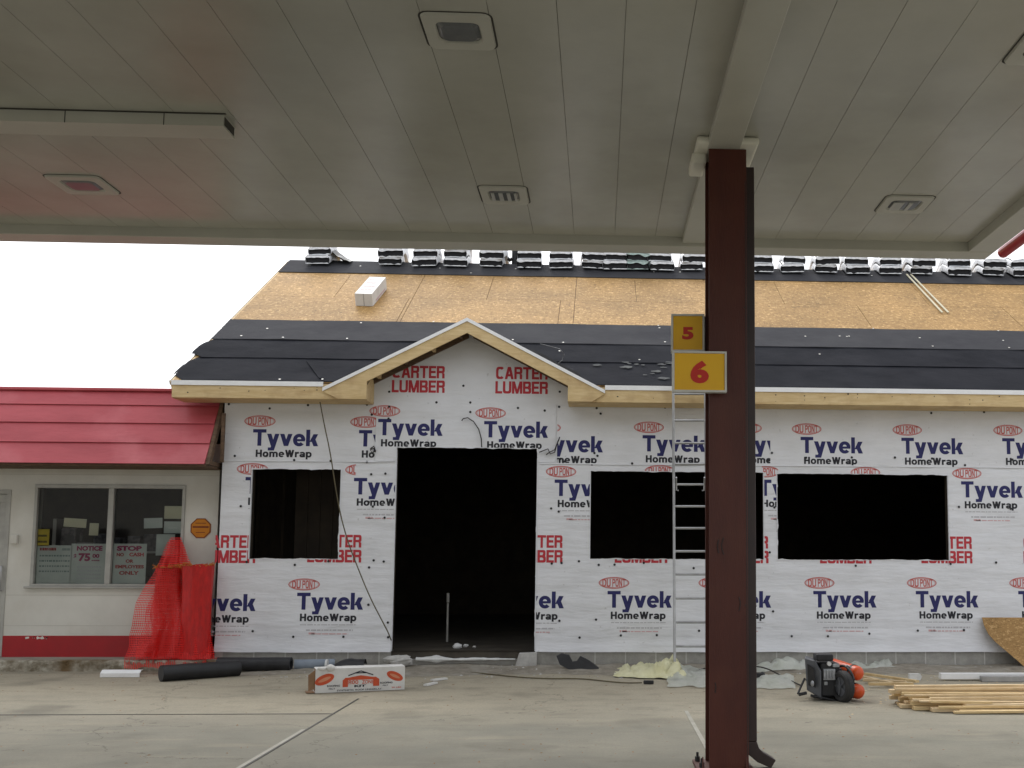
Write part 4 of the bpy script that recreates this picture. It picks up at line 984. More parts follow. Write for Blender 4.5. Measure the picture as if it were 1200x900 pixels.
# ---- felt courses
def felt(v0, v1, n, over, mat, seed, dots=0, x_start=None, wav=.012):
    xs0 = XE if x_start is None else x_start
    m_ = MB(); nu, nv = 260, 8
    def f(u, vv):
        v = v0 + (v1-v0)*vv
        edge = xs0 - over*math.sin(min(1, max(0, vv*1.1+.05))*PI)**.6 + (.14*max(0, .28-vv)/.28 + .10*max(0, vv-.8)/.2 if over else 0)
        x = edge + (XEND-edge)*(u**1.6)
        lift = n + .006*nz3((x*.8, v*2+seed, 0))+.004*nz3((x*3, v*5+seed, 0)) + .008
        if XB1 < x < XB2: v = max(v, VCUT)
        vv2 = v + (wav*nz3((x*.9, seed, 2)) if vv in (0.0, 1.0) else 0)
        q = rp(x, vv2, lift)
        if over and u < .02: q.z -= max(0, XE-.02-x)*.45
        return q
    m_.grid(f, nu, nv, 0)
    def f2(u, vv):                           # turned lower edge gives the sheet its thickness
        q = f(u, 0.0); return q - N*(.010*vv) - S*(.002*vv)
    m_.grid(f2, nu, 1, 0)
    random.seed(seed)
    for k in range(dots):
        x = random.uniform(xs0+.1, 8); v = random.choice((v0+.06, v1-.06, (v0+v1)/2, random.uniform(v0, v1)))+random.uniform(-.03, .03)
        c = rp(x, v, n+.022); e1 = Vector((1, 0, 0))
        m_.poly([c + e1*.016*math.cos(t*PI/3) + S*.016*math.sin(t*PI/3) for t in range(6)], 1)
    if seed == 1:                            # chalky foot marks low on the first course
        random.seed(77)
        for k in range(13):
            px, py = (random.uniform(745, 786), random.uniform(426, 446)) if k < 9 else (random.uniform(690, 745), random.uniform(424, 436)); cx, cv = on_roof(px, py); w_ = random.uniform(.03, .10)
            m_.poly([rp(cx + w_*random.uniform(.6, 1.2)*math.cos(t*PI/5), cv + .5*w_*random.uniform(.6, 1.3)*math.sin(t*PI/5), n+.024) for t in range(10)], 2)
    return m_.build('roofing_felt', [mat, M_SIGNW, pmat('chalky scuff', (.10, .105, .10), (.05, .052, .055), 14, 4, .95)], bld, fix=False)
va = on_roof(300, 421)[1]; vb = on_roof(300, 400.2)[1]; vc = on_roof(300, 377.3)[1]; vd = on_roof(340, 319.5)[1]
felt(.01, va+.12, .004, .09, M_FELT, 1, 3); felt(va, vb+.10, .018, .12, M_FELT, 2, 6); felt(vb, vc, .032, .0, M_FELT2, 3, 34)
felt(vd, LR-.01, .008, .0, M_FELT2, 4, 10)
xs_ = on_roof(372, 440)[0]
m_ = MB()
for dx_ in (0,): 
    a0 = on_roof(362, 425); a1 = on_roof(377, 445); wv = .03
    m_.prism([rp(a0[0]-wv, a0[1], .012), rp(a0[0]+wv, a0[1], .012), rp(a1[0]+wv, a1[1], .012), rp(a1[0]-wv, a1[1], .012)], N*.012)
m_.build('felt_lap', M_FELT, bld)
# ---- entrance gable
ybk = YF + (A.z-ZE)/math.tan(PHI)
mb = MB()
for sgn, Gx in ((-1, GL), (1, GR)):
    up = Vector((0, 0, .02))
    a_, b_, c_ = Vector((ax, YG, A.z-.01)), Vector((Gx.x, YG, gz(Gx.x)-.01)), Vector((ax, ybk+.15, A.z-.01))
    b2 = Vector((Gx.x, YF+.05, gz(Gx.x)-.01))
    mb.add([a_, b_, b2, c_, a_-up, b_-up, b2-up, c_-up], [(0, 1, 2, 3), (4, 5, 6, 7), (0, 1, 5, 4), (1, 2, 6, 5), (2, 3, 7, 6)])
mb.build('gable_deck', M_DARKWOOD, bld)
mb = MB()
for sgn, Gx in ((-1, GL), (1, GR)):
    up = Vector((0, 0, .004))
    a_, b_, c_, b2 = Vector((ax, YG+.01, A.z)), Vector((Gx.x, YG+.01, gz(Gx.x))), Vector((ax, ybk+.2, A.z)), Vector((Gx.x, YF+.1, gz(Gx.x)))
    mb.poly([p_+up for p_ in (a_, b_, b2, c_)])
# felt turned up along the right valley and the left
def vfelt(u, v):
    x = ax + .62 + (GR.x+.02-ax-.62)*u; wob = .012*nz3((x*3, 0, 7))
    return Vector((x, YG+.12+.25*v, gz(x) + .012 + (.10*min(1, (1-u)*6)*min(1, u*5)+wob)*v))
mb.grid(vfelt, 24, 4)
def vfelt2(u, v):
    x = ax - 1.2 + (GL.x+.12-ax+1.2)*u
    return Vector((x, YG+.1+.2*v, gz(x) + .010 + .03*v*min(1, u*6)*min(1, (1-u)*6)))
mb.grid(vfelt2, 14, 3)
mb.build('gable_felt', pmat('fresh black felt', (.006, .006, .007), (.010, .010, .011), 3, 5, .95, spec=.08), bld, fix=False)
mb = MB()
for Gx, BX in ((GL, XB1), (GR, XB2)):
    zb = FH*1.02
    mb.prism([(ax, YG, A.z-.018), (Gx.x, YG, gz(Gx.x)-.018), (Gx.x, YG, gz(Gx.x)-.018-.02), (Gx.x + (BX-Gx.x)*.35, YG, ZS+.0), (BX, YG, ZS-.0), (BX, YG, gz(BX)-zb-.02), (ax, YG, A.z-zb-.02)], (0, .030, 0))
mb.build('gable_rake_board', M_PINE, bld, bevel=.002)
mb = MB()
for Gx in (GL, GR): mb.prism([(ax, YG-.014, A.z+.012), (Gx.x, YG-.014, gz(Gx.x)+.012), (Gx.x, YG-.014, gz(Gx.x)-.034), (ax, YG-.014, A.z-.034)], (0, .012, 0))
mb.build('gable_drip_edge', M_WMETAL, bld)
mb = MB(); random.seed(4)                   # lookout blocks and dark strips painting in shade under the overhang
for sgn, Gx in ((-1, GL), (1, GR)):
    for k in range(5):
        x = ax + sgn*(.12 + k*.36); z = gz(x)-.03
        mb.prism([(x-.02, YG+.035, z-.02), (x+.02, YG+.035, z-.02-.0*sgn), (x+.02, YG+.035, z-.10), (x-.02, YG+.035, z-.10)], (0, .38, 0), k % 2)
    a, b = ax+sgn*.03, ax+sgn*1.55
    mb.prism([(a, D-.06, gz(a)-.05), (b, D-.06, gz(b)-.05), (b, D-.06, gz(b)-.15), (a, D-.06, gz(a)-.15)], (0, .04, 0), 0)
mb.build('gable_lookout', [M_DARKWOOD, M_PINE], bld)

# ---- wire tails at the entrance header
def wire(pts, y, r, label, mat=M_WIRE):
    P = [on_y(a, b, y) for a, b in pts]; m_ = MB(); m_.tube(P, r, 6)
    return tag(m_.build('electric_wire', mat, None, at=tuple(P[0])), label, 'wire')
wire([(541, 493), (543, 490.5), (548, 489.5), (555, 494), (561, 503), (564, 514), (564.5, 524)], D-.05, .008, 'black wire curling out of the wrap just above the entrance')
wire([(632, 530), (637, 528), (642, 526), (645, 532), (650, 530), (652, 522), (655, 515), (656, 512), (650, 527), (644, 530), (640, 533)], D-.05, .008, 'tangle of cable ends right of the entrance top')
wire([(434, 526), (438, 523), (440, 528), (436, 531), (434, 527), (439, 525), (440, 530)], D-.045, .010, 'small coil of cable left of the entrance top')
Pg = [on_y(x_, y_, YF+.3) for x_, y_ in ((633, 403), (645, 406), (656, 409), (661, 415), (659, 422), (654, 426))]
m_ = MB(); m_.tube(Pg, .006, 5); tag(m_.build('loose_string', pmat('grey string', (.2, .2, .2), (.15, .15, .15), 9), None, at=tuple(Pg[0])), 'thin grey string looping above the right slope of the entrance gable', 'string')

# ================================================================== ON THE ROOF
VAR = []
def make_bundle(wd, ln, th, seed, wrapmat, t0):
    """a shingle bundle draped over the ridge: black shingle stack and a torn film wrapper"""
    random.seed(seed); tn = math.tan(PHI)*.95
    def base(s_): return -tn*(math.sqrt(s_*s_+.012)-.11)
    sh = MB(); ns = 14
    lay = 6
    for k in range(lay):
        z0, z1 = th*k/lay, th*(k+1)/lay-.004; ins = random.uniform(0, .012); sk = random.uniform(-.008, .008)
        vs = []; fs = []
        for i in range(ns+1):
            s_ = (-.5+i/ns)*(ln-ins)
            for xx, zz in ((-wd/2+.008, z0), (wd/2-.008, z0), (wd/2-.008, z1), (-wd/2+.008, z1)): vs.append(Vector((xx+sk, s_, base(s_)+zz)))
        for i in range(ns):
            for c in range(4): fs.append((i*4+c, i*4+(c+1) % 4, i*4+4+(c+1) % 4, i*4+4+c))
        fs += [(0, 1, 2, 3), (ns*4, ns*4+1, ns*4+2, ns*4+3)]; sh.add(vs, fs)
    wr = MB(); na = 22
    def wfn(u, v):
        # around the section: from the left lower lip, over the top, to the right lower lip
        per = [(-wd/2+.10, -.004), (-wd/2-.006, -.006), (-wd/2-.014, th*.45), (-wd/2-.006, th*.8), (-wd/2+.035, th+.008), (0, th+.018), (wd/2-.035, th+.008), (wd/2+.006, th*.8), (wd/2+.014, th*.45), (wd/2+.006, -.006), (wd/2-.10, -.004)]
        q = u*(len(per)-1); i = min(int(q), len(per)-2); fr_ = q-i
        x = per[i][0]*(1-fr_)+per[i+1][0]*fr_; z = per[i][1]*(1-fr_)+per[i+1][1]*fr_
        half = ln/2 + .016 + .014*nz3((u*5, seed, 1)) + (.02 if abs(u-.5) < .25 else 0)
        s_ = (-1+2*v)*half
        return Vector((x + .005*nz3((u*6, s_*6, seed)), s_, base(s_)+z + .006*nz3((u*7, s_*8, seed+3))))
    na = 40; wr.grid(wfn, na, 18)
    def lip(u, v):                            # film folded down over the upper edge of the open end
        half = ln/2 + .030; x = (-.5+u)*wd*.98
        return Vector((x, -half - .006*v, base(half) + th + .004 - v*(th*(.30+.24*nz3((u*3.1, seed, 9))))))
    wr.grid(lip, 16, 3)
    def lip2(u, v):
        half = ln/2 + .026; x = (-.5+u)*wd*.96
        return Vector((x, -half, base(half) - .004 + v*(th*(.10+.16*nz3((u*5, seed, 4))))))
    wr.grid(lip2, 16, 2)
    root = bpy.data.objects.new('shingle_bundle', None); C.objects.link(root)
    a = sh.build('shingles', M_ASPH, root); b = wr.build('wrapper', wrapmat, root, fix=False)
    return root
BW, BT = .40, .138
variants = [make_bundle(BW, .66, BT, 21, M_BOXW, 0), make_bundle(BW*.95, .60, BT*.95, 22, M_BOXW, 0), make_bundle(BW*1.04, .70, BT*1.05, 23, M_BOXW, 0), make_bundle(BW, .66, BT, 24, M_GREENISH, 0)]
used = set()
def place_bundle(vi, x, z, yaw, tilt, label):
    src = variants[vi]
    if vi not in used: o = src; used.add(vi)
    else:
        o = src.copy(); C.objects.link(o)
        for ch in list(src.children):
            c = ch.copy(); C.objects.link(c); c.parent = o
    o.location = (x, Rg.y-.02, z); o.rotation_euler = (0, tilt, yaw)
    tag(o, label, 'shingle bundle', 'shingle bundles along the ridge')
stacks = [(375, 2, 0), (457, 3, 1), (498, 2, 2), (535, 3, 0), (577, 2, 1), (619, 2, 2), (658, 2, 0), (694, 3, 1), (720, 2, 2), (747, 3, 3), (775, 2, 2), (812, 2, 1),
          (891, 2, 2), (930, 2, 0), (968, 2, 1), (1005, 2, 2), (1043, 2, 0), (1080, 2, 1), (1122, 2, 2), (1163, 2, 1), (1198, 2, 0)]
random.seed(31)
lev_words = {2: ['lower', 'upper'], 3: ['bottom', 'middle', 'top']}
for k, (px, n_, vi) in enumerate(stacks):
    x = on_y(px, 312, Rg.y-.3).x
    for l_ in range(n_):
        where = 'ridge stack from the left' if px < 855 else 'ridge stack right of the column'
        idx = k if px < 855 else k-12
        look = 'green tinted shingle bundle' if vi == 3 else 'film wrapped shingle bundle'
        place_bundle(vi if l_ == 0 or vi == 3 else (vi+l_) % 3, x+random.uniform(-.015, .015), Rg.z+.008+l_*(BT+.012), random.uniform(-.07, .07), random.uniform(-.025, .025)*(1+l_),
                     look+', '+lev_words[n_][l_]+' one of the '+ordinal(idx)+' '+where)
# torn dark sheet and dark upright rolls among the bundles
P = on_y(393, 312, Rg.y-.3); m_ = MB()
def torn(u, v): return Vector((P.x-.10+.34*u, Rg.y-.30+.5*v, Rg.z + .02 - .55*abs(-.3+.5*v)*.6 + (.22*(1-u)**1.3)*(1-.3*abs(v-.5)) + .02*nz3((u*4, v*4, 0))))
m_.grid(torn, 12, 8); tag(m_.build('torn_wrapper', M_BLACK, None, fix=False, at=(P.x, Rg.y, Rg.z)), 'dark torn film slumped against the leftmost bundle stack on the ridge', 'film scrap')
P = on_y(604, 300, Rg.y+.15); m_ = MB()
m_.tube([(P.x, Rg.y+.12, Rg.z-.06), (P.x, Rg.y+.12, Rg.z+.50)], .062, 14); m_.tube([(P.x-.055, Rg.y+.10, Rg.z+.14), (P.x-.09, Rg.y+.10, Rg.z+.11), (P.x-.16, Rg.y+.10, Rg.z+.16), (P.x-.17, Rg.y+.10, Rg.z+.34)], .035, 8)
tag(m_.build('felt_roll', M_BLACK, None, at=(P.x, Rg.y, Rg.z)), 'dark upright roll with a hooked strap between two bundle stacks on the ridge', 'felt roll')
# white carton on the board slope
bx, bv = on_roof(427, 359)
ct = thing('carton', 'small white carton with faint red print on the bare roof boards', 'carton', rp(bx, bv, .0))
Ms = Matrix.Translation(rp(bx, bv, .006)) @ Matrix(((1, 0, 0), (0, S.y, N.y), (0, S.z, N.z))).to_4x4() @ Matrix.Rotation(math.radians(-3), 4, 'Z')
bh = .20; blen = .92
mb = MB(); mb.box(-.135, .135, 0, blen, 0, bh, 0, Ms); mb.box(-.006, .006, -.0015, -.0004, .0, bh, 1, Ms)
mb.build('box_body', [M_CARTON, pmat('carton seam', (.36, .35, .33), (.3, .29, .28), 9)], ct, bevel=.006)
mb = MB(); R3 = Ms.to_3x3()
for q, wd_ in ((.18, .16), (.36, .18), (.55, .15), (.72, .12)): mb.text('ROOF', Ms @ Vector((-.09, q, bh+.002)), R3 @ Vector((wd_, 0, 0)), R3 @ Vector((0, .07, 0)), 0, .02)
mb.box(.1365, .138, .2, .8, .02, .05, 0, Ms)
mb.build('box_print', pmat('faint pink print', (.52, .36, .36), (.58, .45, .45), 9), ct)
# two pale boards lying on the slope at the right
for (a, b, lab) in (((1062, 324), (1104, 368), 'left of two thin pale boards lying down the bare roof slope'), ((1067, 324), (1111, 368), 'right of two thin pale boards lying down the bare roof slope')):
    qa, qb = on_roof(*a), on_roof(*b); A3, B3 = rp(qa[0], qa[1], .035), rp(qb[0], qb[1], .02)
    dr = (B3-A3).normalized(); sd_ = dr.cross(N).normalized(); m_ = MB()
    m_.prism([A3-sd_*.014, A3+sd_*.014, B3+sd_*.014, B3-sd_*.014], N*.014)
    tag(m_.build('roof_board', M_PAPERY, None, at=tuple(A3)), lab, 'board')

# ================================================================== LADDER
lad = thing('ladder', 'aluminium extension ladder leaning on the eave behind the column', 'ladder', on_z(810, 786, 0))
yb_, yt_ = D-.75, YF-.075
def lp(px, py):                              # a point of the ladder's leaning plane
    d = ray(px, py); zt_ = ZE+.9
    # plane through (y=yb_, z=0) and (y=yt_, z=ZE)
    nrm = Vector((0, ZE, -(yt_-yb_))).normalized(); o_ = Vector((0, yb_, 0)); t_ = (o_-CAM).dot(nrm)/d.dot(nrm); return CAM + d*t_
for (tp, bt) in (((788.5, 425), (790.5, 787)), ((825.5, 425), (830.5, 787))):
    a, b = lp(*tp), lp(*bt); b = a + (b-a)*((a.z-.01)/(a.z-b.z))
    m_ = MB(); w_ = .016
    m_.prism([b+Vector((-w_, 0, 0)), b+Vector((w_, 0, 0)), a+Vector((w_, 0, 0)), a+Vector((-w_, 0, 0))], (0, -.06, 0)); ro = m_.build('rail', M_ALU, lad, bevel=.004)
    ft = MB(); ft.box(b.x-.03, b.x+.03, b.y-.08, b.y+.03, .012, .05); ft.build('rail_foot', M_RUBBER, ro)
for py in (435, 462, 493, 519.5, 544, 568, 593.5, 619, 646, 673, 701, 729, 757):
    f_ = (py-425)/362; a, b = lp(788.5+2*f_, py), lp(825.5+5*f_, py); m_ = MB()
    m_.tube([a+Vector((.012, -.03, 0)), b+Vector((-.012, -.03, 0))], .016, 8); m_.build('rung', M_ALU, lad)
for px in (792, 825):
    a, b = lp(px, 560), lp(px, 575); m_ = MB(); m_.tube([a+Vector((0, -.08, 0)), a+Vector((0, -.05, -.02)), b+Vector((0, -.05, 0)), b+Vector((.03 if px < 800 else -.03, -.06, -.0))], .012, 6)
    m_.build('rung_lock', M_ALU, lad)

# ================================================================== ON THE GROUND
def roll_along(p0, p1, r, name, label, cat, mat, hollow=True, mats=None, wob=.02):
    p0, p1 = Vector(p0), Vector(p1); m_ = MB(); n_ = 12
    path = [p0.lerp(p1, k/n_)+Vector((0, .0, wob*.3*nz3((k*.4, p0.x, 0)))) for k in range(n_+1)]
    m_.tube(path, [r*(1+wob*2*nz3((k*.7, p0.x, 3))) for k in range(n_+1)], 20, 0, cap=not hollow)
    if hollow:
        m_.tube(path, r*.55, 14, 0, cap=False)
        for e_, q in ((0, path[0]), (1, path[-1])):
            d_ = (p1-p0).normalized(); a_ = d_.cross(Vector((0, 0, 1))).normalized(); b_ = d_.cross(a_)
            for k in range(20):
                t0, t1 = k*2*PI/20, (k+1)*2*PI/20
                m_.poly([q+(a_*math.cos(t)+b_*math.sin(t))*rr_ for t, rr_ in ((t0, r), (t1, r), (t1, r*.55), (t0, r*.55))])
    return tag(m_.build(name, mat, None, fix=False, at=tuple(p0)), label, cat)
a, b = on_z(184, 800, 0), on_z(276, 793, 0); r_ = .095
roll_along((a.x, a.y+.1, r_), (b.x, b.y+.1, r_), r_, 'felt_roll', 'black felt roll lying at the kerb, the nearer one at the left', 'felt roll', M_BLACK, hollow=False)
a, b = on_z(243, 791, 0), on_z(336, 789, 0)
roll_along((a.x, a.y+.35, .095), (b.x, b.y+.18, .095), .088, 'felt_roll', 'black felt roll behind the nearer one, pointing at the blue grey pipe', 'felt roll', M_BLACK)
a, b = on_z(336, 788.5, 0), on_z(420, 787, 0)
pp = thing('drain_pipe', 'blue grey plastic pipe lying in front of the block foundation', 'pipe', (a.x, a.y, 0))
m_ = MB(); m_.tube([(a.x+.03, a.y+.22, .078), (b.x-.35, b.y+.19, .075)], .068, 18); m_.build('pipe_body', M_PIPEG, pp)
m_ = MB(); xq = on_z(379, 788, 0).x; m_.tube([(xq-.012, a.y+.205, .076), (xq+.012, a.y+.205, .076)], .072, 18); m_.build('collar', M_FOAM, pp)
P = on_z(404, 788, 0); m_ = MB()
def scrap(u, v):
    x = P.x-.21+.42*u; h_ = .135*math.sin(min(1, u*1.25+.12)*PI*.62)**.8
    return Vector((x, P.y+.12+.20*v + .02*nz3((u*3, v*3, 1)), .02 + h_*math.sin((.08+.84*v)*PI)**.6))
m_.grid(scrap, 14, 8); tag(m_.build('felt_scrap', M_BLACK, None, fix=False, at=(P.x, P.y, 0)), 'crumpled black felt scrap humped behind the white carton', 'felt scrap')
# carton with orange print
a, b = on_z(369, 813, 0), on_z(474, 808.5, 0)
cr_ = thing('carton', 'long white carton with orange roofing print and an open brown left end on the concrete', 'carton', (a.x, a.y, 0))
ux = (b-a); Lc = ux.length; uxn = ux/Lc; uy = Vector((-uxn.y, uxn.x, 0)); Hc = .262
Mc = Matrix.Translation(a) @ Matrix(((uxn.x, uy.x, 0), (uxn.y, uy.y, 0), (0, 0, 1))).to_4x4()
mb = MB(); T = .006; Wc = .24
mb.box(0, Lc, 0, T, .004, Hc, 0, Mc); mb.box(0, Lc, Wc-T, Wc, .004, Hc, 0, Mc); mb.box(0, Lc, T, Wc-T, .004, .01, 0, Mc); mb.box(.0, Lc, T, Wc-T, Hc-T, Hc, 0, Mc); mb.box(Lc-T, Lc, T, Wc-T, .01, Hc-T, 0, Mc)
mb.build('box_body', M_CARTON, cr_, bevel=.002)
mb = MB(); mb.box(.004, .01, T+.004, Wc-T-.004, .012, Hc-.012, 0, Mc)
mb.prism([Mc @ Vector(q) for q in ((-.002, .01, .05), (-.07, -.01, .03), (-.075, .0, .20), (-.002, .01, .25))], Mc.to_3x3() @ Vector((0, .006, 0))); mb.prism([Mc @ Vector(q) for q in ((-.002, .0, .006), (-.09, .0, .008), (-.09, .2, .008), (-.002, .2, .006))], (0, 0, .006)); mb.build('box_flap', M_KRAFT, cr_)
mb = MB(); R3 = Mc.to_3x3()
def cp(x, z): return Mc @ Vector((x*Lc, -.002, z*Hc))
def ell(cx, cz, rx, rz, rot, m, y=-.002):
    pts = []
    for k in range(20):
        t_ = 2*PI*k/20; X_, Z_ = rx*math.cos(t_), rz*math.sin(t_); pts.append(Mc @ Vector((cx*Lc+X_*math.cos(rot)-Z_*math.sin(rot), y, cz*Hc+X_*math.sin(rot)+Z_*math.cos(rot))))
    mb.poly(pts, m)
ell(.10, .56, .105, .052, .38, 0); ell(.885, .60, .095, .045, -.42, 0)
ell(.10, .56, .07, .018, .38, 3, -.0028); ell(.885, .60, .06, .015, -.42, 3, -.0028)
tx = lambda s_, x0, x1, z, h, m, bold=.03: mb.text(s_, cp(x0, z), R3 @ Vector(((x1-x0)*Lc, 0, 0)), Vector((0, 0, h*Hc)), m, bold)
# arched orange band with the name, a roof line above
mb.add([cp(.30, .22), cp(.36, .22), cp(.36, .60), cp(.33, .60), cp(.30, .50)], [(0, 1, 2, 3, 4)], 0); mb.add([cp(.64, .22), cp(.71, .22), cp(.71, .50), cp(.67, .60), cp(.64, .60)], [(0, 1, 2, 3, 4)], 0)
mb.add([cp(.36, .50), cp(.64, .50), cp(.64, .60), cp(.50, .68), cp(.36, .60)], [(0, 1, 2, 3, 4)], 0)
mb.word('ROOF', cp(.365, .33), R3 @ Vector((.13*Lc, 0, 0)), Vector((0, 0, .16*Hc)), 0, .22, 2.4, .1); tx('ZONE', .515, .645, .33, .16, 0, .02)
for q0, q1 in (((.36, .66), (.50, .84)), ((.50, .84), (.64, .66)), ((.44, .76), (.56, .76))):
    P0, P1 = cp(*q0), cp(*q1); mb.add([P0, P1, P1+Vector((0, 0, .012)), P0+Vector((0, 0, .012))], [(0, 1, 2, 3)], 2)
tx('KIT', .43, .56, .20, .10, 2, .05); tx('ROOFING', .13, .27, .25, .08, 2, .03); tx('ROOFING', .72, .86, .30, .08, 2, .03); tx('FELT', .15, .22, .14, .06, 2, .02); tx('FELT', .75, .81, .20, .06, 2, .02)
tx('SYNTHETIC ROOF UNDERLAY', .24, .74, .06, .07, 2, .02); tx('30 LBS', .85, .96, .10, .06, 0, .02)
mb.build('box_print', [M_CORANGE, M_CARTON, M_INK, pmat('pale orange print', (.62, .28, .16), (.6, .22, .12), 9)], cr_, fix=False)
mb = MB(); mb.ball(cp(.06, 1.0), .035, 0, 8, 6, 1.3, .8, .6, .3); mb.ball(cp(.16, 1.03), .055, 0, 10, 6, 1.0, .8, .7, .3); mb.build('torn_edge', M_CARTON, cr_)
# white channel piece
a, b = on_z(117, 794, 0), on_z(163, 794, 0); m_ = MB()
m_.prism([(a.x, a.y, .004), (a.x, a.y, .05), (a.x, a.y+.05, .085), (a.x, a.y+.10, .085), (a.x, a.y+.10, .078), (a.x, a.y+.05, .078), (a.x, a.y+.006, .045), (a.x, a.y+.006, .004)], (b.x-a.x, 0, 0))
tag(m_.build('trim_piece', M_WMETAL, None, at=(a.x, a.y, 0)), 'short white folded trim piece lying at the kerb before the shop', 'trim piece')
# black felt offcut against the foundation
P = on_z(676, 787, 0); m_ = MB()
pr = [(652, 769), (658, 766), (667, 768), (671, 776), (676, 775), (680, 769), (690, 774), (702, 783), (699, 787), (684, 786), (668, 785), (656, 779)]
m_.prism([on_y(x_, y_, P.y+.10-.10*(y_-766)/20) for x_, y_ in pr], (0, .03, .006)); tag(m_.build('felt_scrap', M_BLACK, None, at=(P.x, P.y, 0)), 'jagged black felt offcut leaning on the foundation right of the entrance', 'felt scrap')

# safety netting
P = on_z(205, 772, WZ)
def net_sheet(apex, base, yo, wv, seed, nu=30, nv=26):
    m_ = MB()
    def f(u, v):
        q = v**.85; bx0, bx1 = base; tx0, tx1 = apex[0]-6, apex[0]+7
        X = (tx0+(tx1-tx0)*u)*(1-q) + (bx0+(bx1-bx0)*u)*q + 9*nz3((v*2.6, seed, u*1.3))*math.sin(v*PI)**.7 + 3.5*nz3((v*7, seed+9, u*2))*min(1, v*3) - 10*math.sin(v*PI)*(.5-u)*.9; Yp = apex[1]*(1-v) + apex[2]*v
        fold = math.sin(u*PI*wv+seed+2*nz3((v*2, seed, 0)))*.075*q + .07*nz3((u*4, v*3, seed))
        y = DS-.12 - yo*q + fold
        o_ = on_y(X, Yp, y)
        if o_.z < WZ+.012: o_.z = WZ+.012+.01*abs(nz3((u*9, v*9, seed)))
        return o_
    m_.grid(f, nu, nv, 0, True, True); return m_
nt_ = thing('safety_net', 'translucent red debris netting gathered to a peak and spilling over the store walk', 'netting', (P.x, DS-.3, WZ))
net_sheet((206, 630, 771), (146, 232), .42, 5, 1).build('net_sheet', M_NET, nt_, fix=False)
net_sheet((206, 633, 770), (160, 240), .30, 7, 2.5).build('net_sheet', M_NET, nt_, fix=False)
net_sheet((205, 634, 771), (176, 252), .36, 6, 4.1).build('net_sheet', M_NET, nt_, fix=False)
m_ = MB()
def skirt_n(u, v):
    q = on_z(146+112*u, 771+7*v+ (3*nz3((u*6, v, 0))), WZ); return Vector((q.x, q.y, (WZ if q.y > ky+.02 else WZ*.5)+.014+.02*abs(nz3((u*8, v*3, 5)))))
m_.grid(skirt_n, 40, 5, 0, True, True)
def heap(u, v):
    px = 160+88*u; yy = DS-.20-.34*v; q = on_y(px, 760, yy); return Vector((q.x, yy, WZ+.015+(.10+.20*max(0, nz3((u*3, v*2, 4)))+.07*abs(nz3((u*9, v*5, 2))))*math.sin(v*PI)**.7))
m_.grid(heap, 44, 14, 0, True, True); m_.build('net_skirt', M_NET, nt_, fix=False)
def net_roll(px0, px1, pyt, yo, label, seed, lean, sheer=False):
    a, b = on_y(px0, 770, DS-yo), on_y(px1, 770, DS-yo); cx, r_ = (a.x+b.x)/2, (b.x-a.x)/2; zt_ = on_y(px0, pyt, DS-yo).z
    t = thing('net_roll', label, 'net roll', (cx, DS-yo, WZ)); m_ = MB()
    def f(u, v):
        an = u*2*PI; k = 1 + .10*nz3((math.cos(an)*1.5, math.sin(an)*1.5, v*2+seed)) + .05*math.sin(an*6+seed+v*2) - .06*math.sin(v*PI)
        h_ = WZ+.005 + (zt_-WZ)*v + (.03*nz3((math.cos(an)*2, math.sin(an)*2, seed)) if v == 1 else 0)
        return Vector((cx + lean*v + r_*k*math.cos(an), DS-yo + r_*.75*k*math.sin(an), h_))
    m_.grid(f, 48, 18, 0, True, True); m_.build('roll_body', M_NET if sheer else M_REDNET, t, fix=False)
    m_ = MB()
    def cap_(u, v):
        an = u*2*PI; return Vector((cx+lean+r_*.95*v*math.cos(an), DS-yo+r_*.72*v*math.sin(an), zt_-.03*(1-v)+.015*nz3((math.cos(an)*3*v, math.sin(an)*3*v, seed))))
    m_.grid(cap_, 24, 5)
    m_.build('roll_end', M_REDNET, t, fix=False)
    m_ = MB(); random.seed(seed)
    for k in range(46):
        an = random.uniform(0, 2*PI); q = Vector((cx+lean+r_*.95*math.cos(an), DS-yo-.02+r_*.72*math.sin(an), zt_-.01)); w_ = random.uniform(.01, .03)
        dv = Vector((random.uniform(-.05, .05), random.uniform(-.05, .02), random.uniform(-.02, .05)))
        m_.tube([q, q+dv*.5+Vector((0, 0, .012)), q+dv], .005, 4)
    fo = m_.build('frayed_edge', M_FRAY, t); fo['kind'] = 'stuff'
net_roll(209, 246, 662, .36, 'solid red rolled mesh standing upright right of the netting peak', 3, .0)
net_roll(176, 207, 664, .30, 'red rolled mesh standing upright behind the netting, nearer the shop window', 8, .02, True)

# extension cord from the eave to the ground
pts = [on_y(x_, y_, YF+.02) for x_, y_ in ((375, 471),)] + [on_y(x_, y_, D-.30) for x_, y_ in ((380, 498), (387, 530), (393, 570), (399, 604), (408, 636), (418, 662), (426, 682), (435, 703), (447, 726), (457, 745))]
pts += [on_z(x_, y_, z_) for x_, y_, z_ in ((464, 768, .09), (478, 775, .05), (500, 782, .03), (530, 786, .012), (565, 789, .012), (600, 793, .012), (640, 795.5, .012), (680, 795, .012), (712, 798.5, .012), (735, 800.5, .012), (752, 800, .012))]
cdt = thing('extension_cord', 'dark cord hanging from the eave and snaking along the foot of the wall', 'cord', tuple(pts[0]))
def smooth(P, it=2):
    for _ in range(it):
        Q = [P[0]]
        for a_, b_ in zip(P, P[1:]): Q += [a_.lerp(b_, .25), a_.lerp(b_, .75)]
        P = Q+[P[-1]]
    return P
m_ = MB(); m_.tube(smooth(pts), .008, 6); m_.build('cord_line', M_CORD, cdt)
q = on_z(757, 800, .02); m_ = MB(); m_.box(q.x-.03, q.x+.09, q.y-.02, q.y+.03, .005, .045); m_.build('plug', M_BLACK, cdt, bevel=.008)
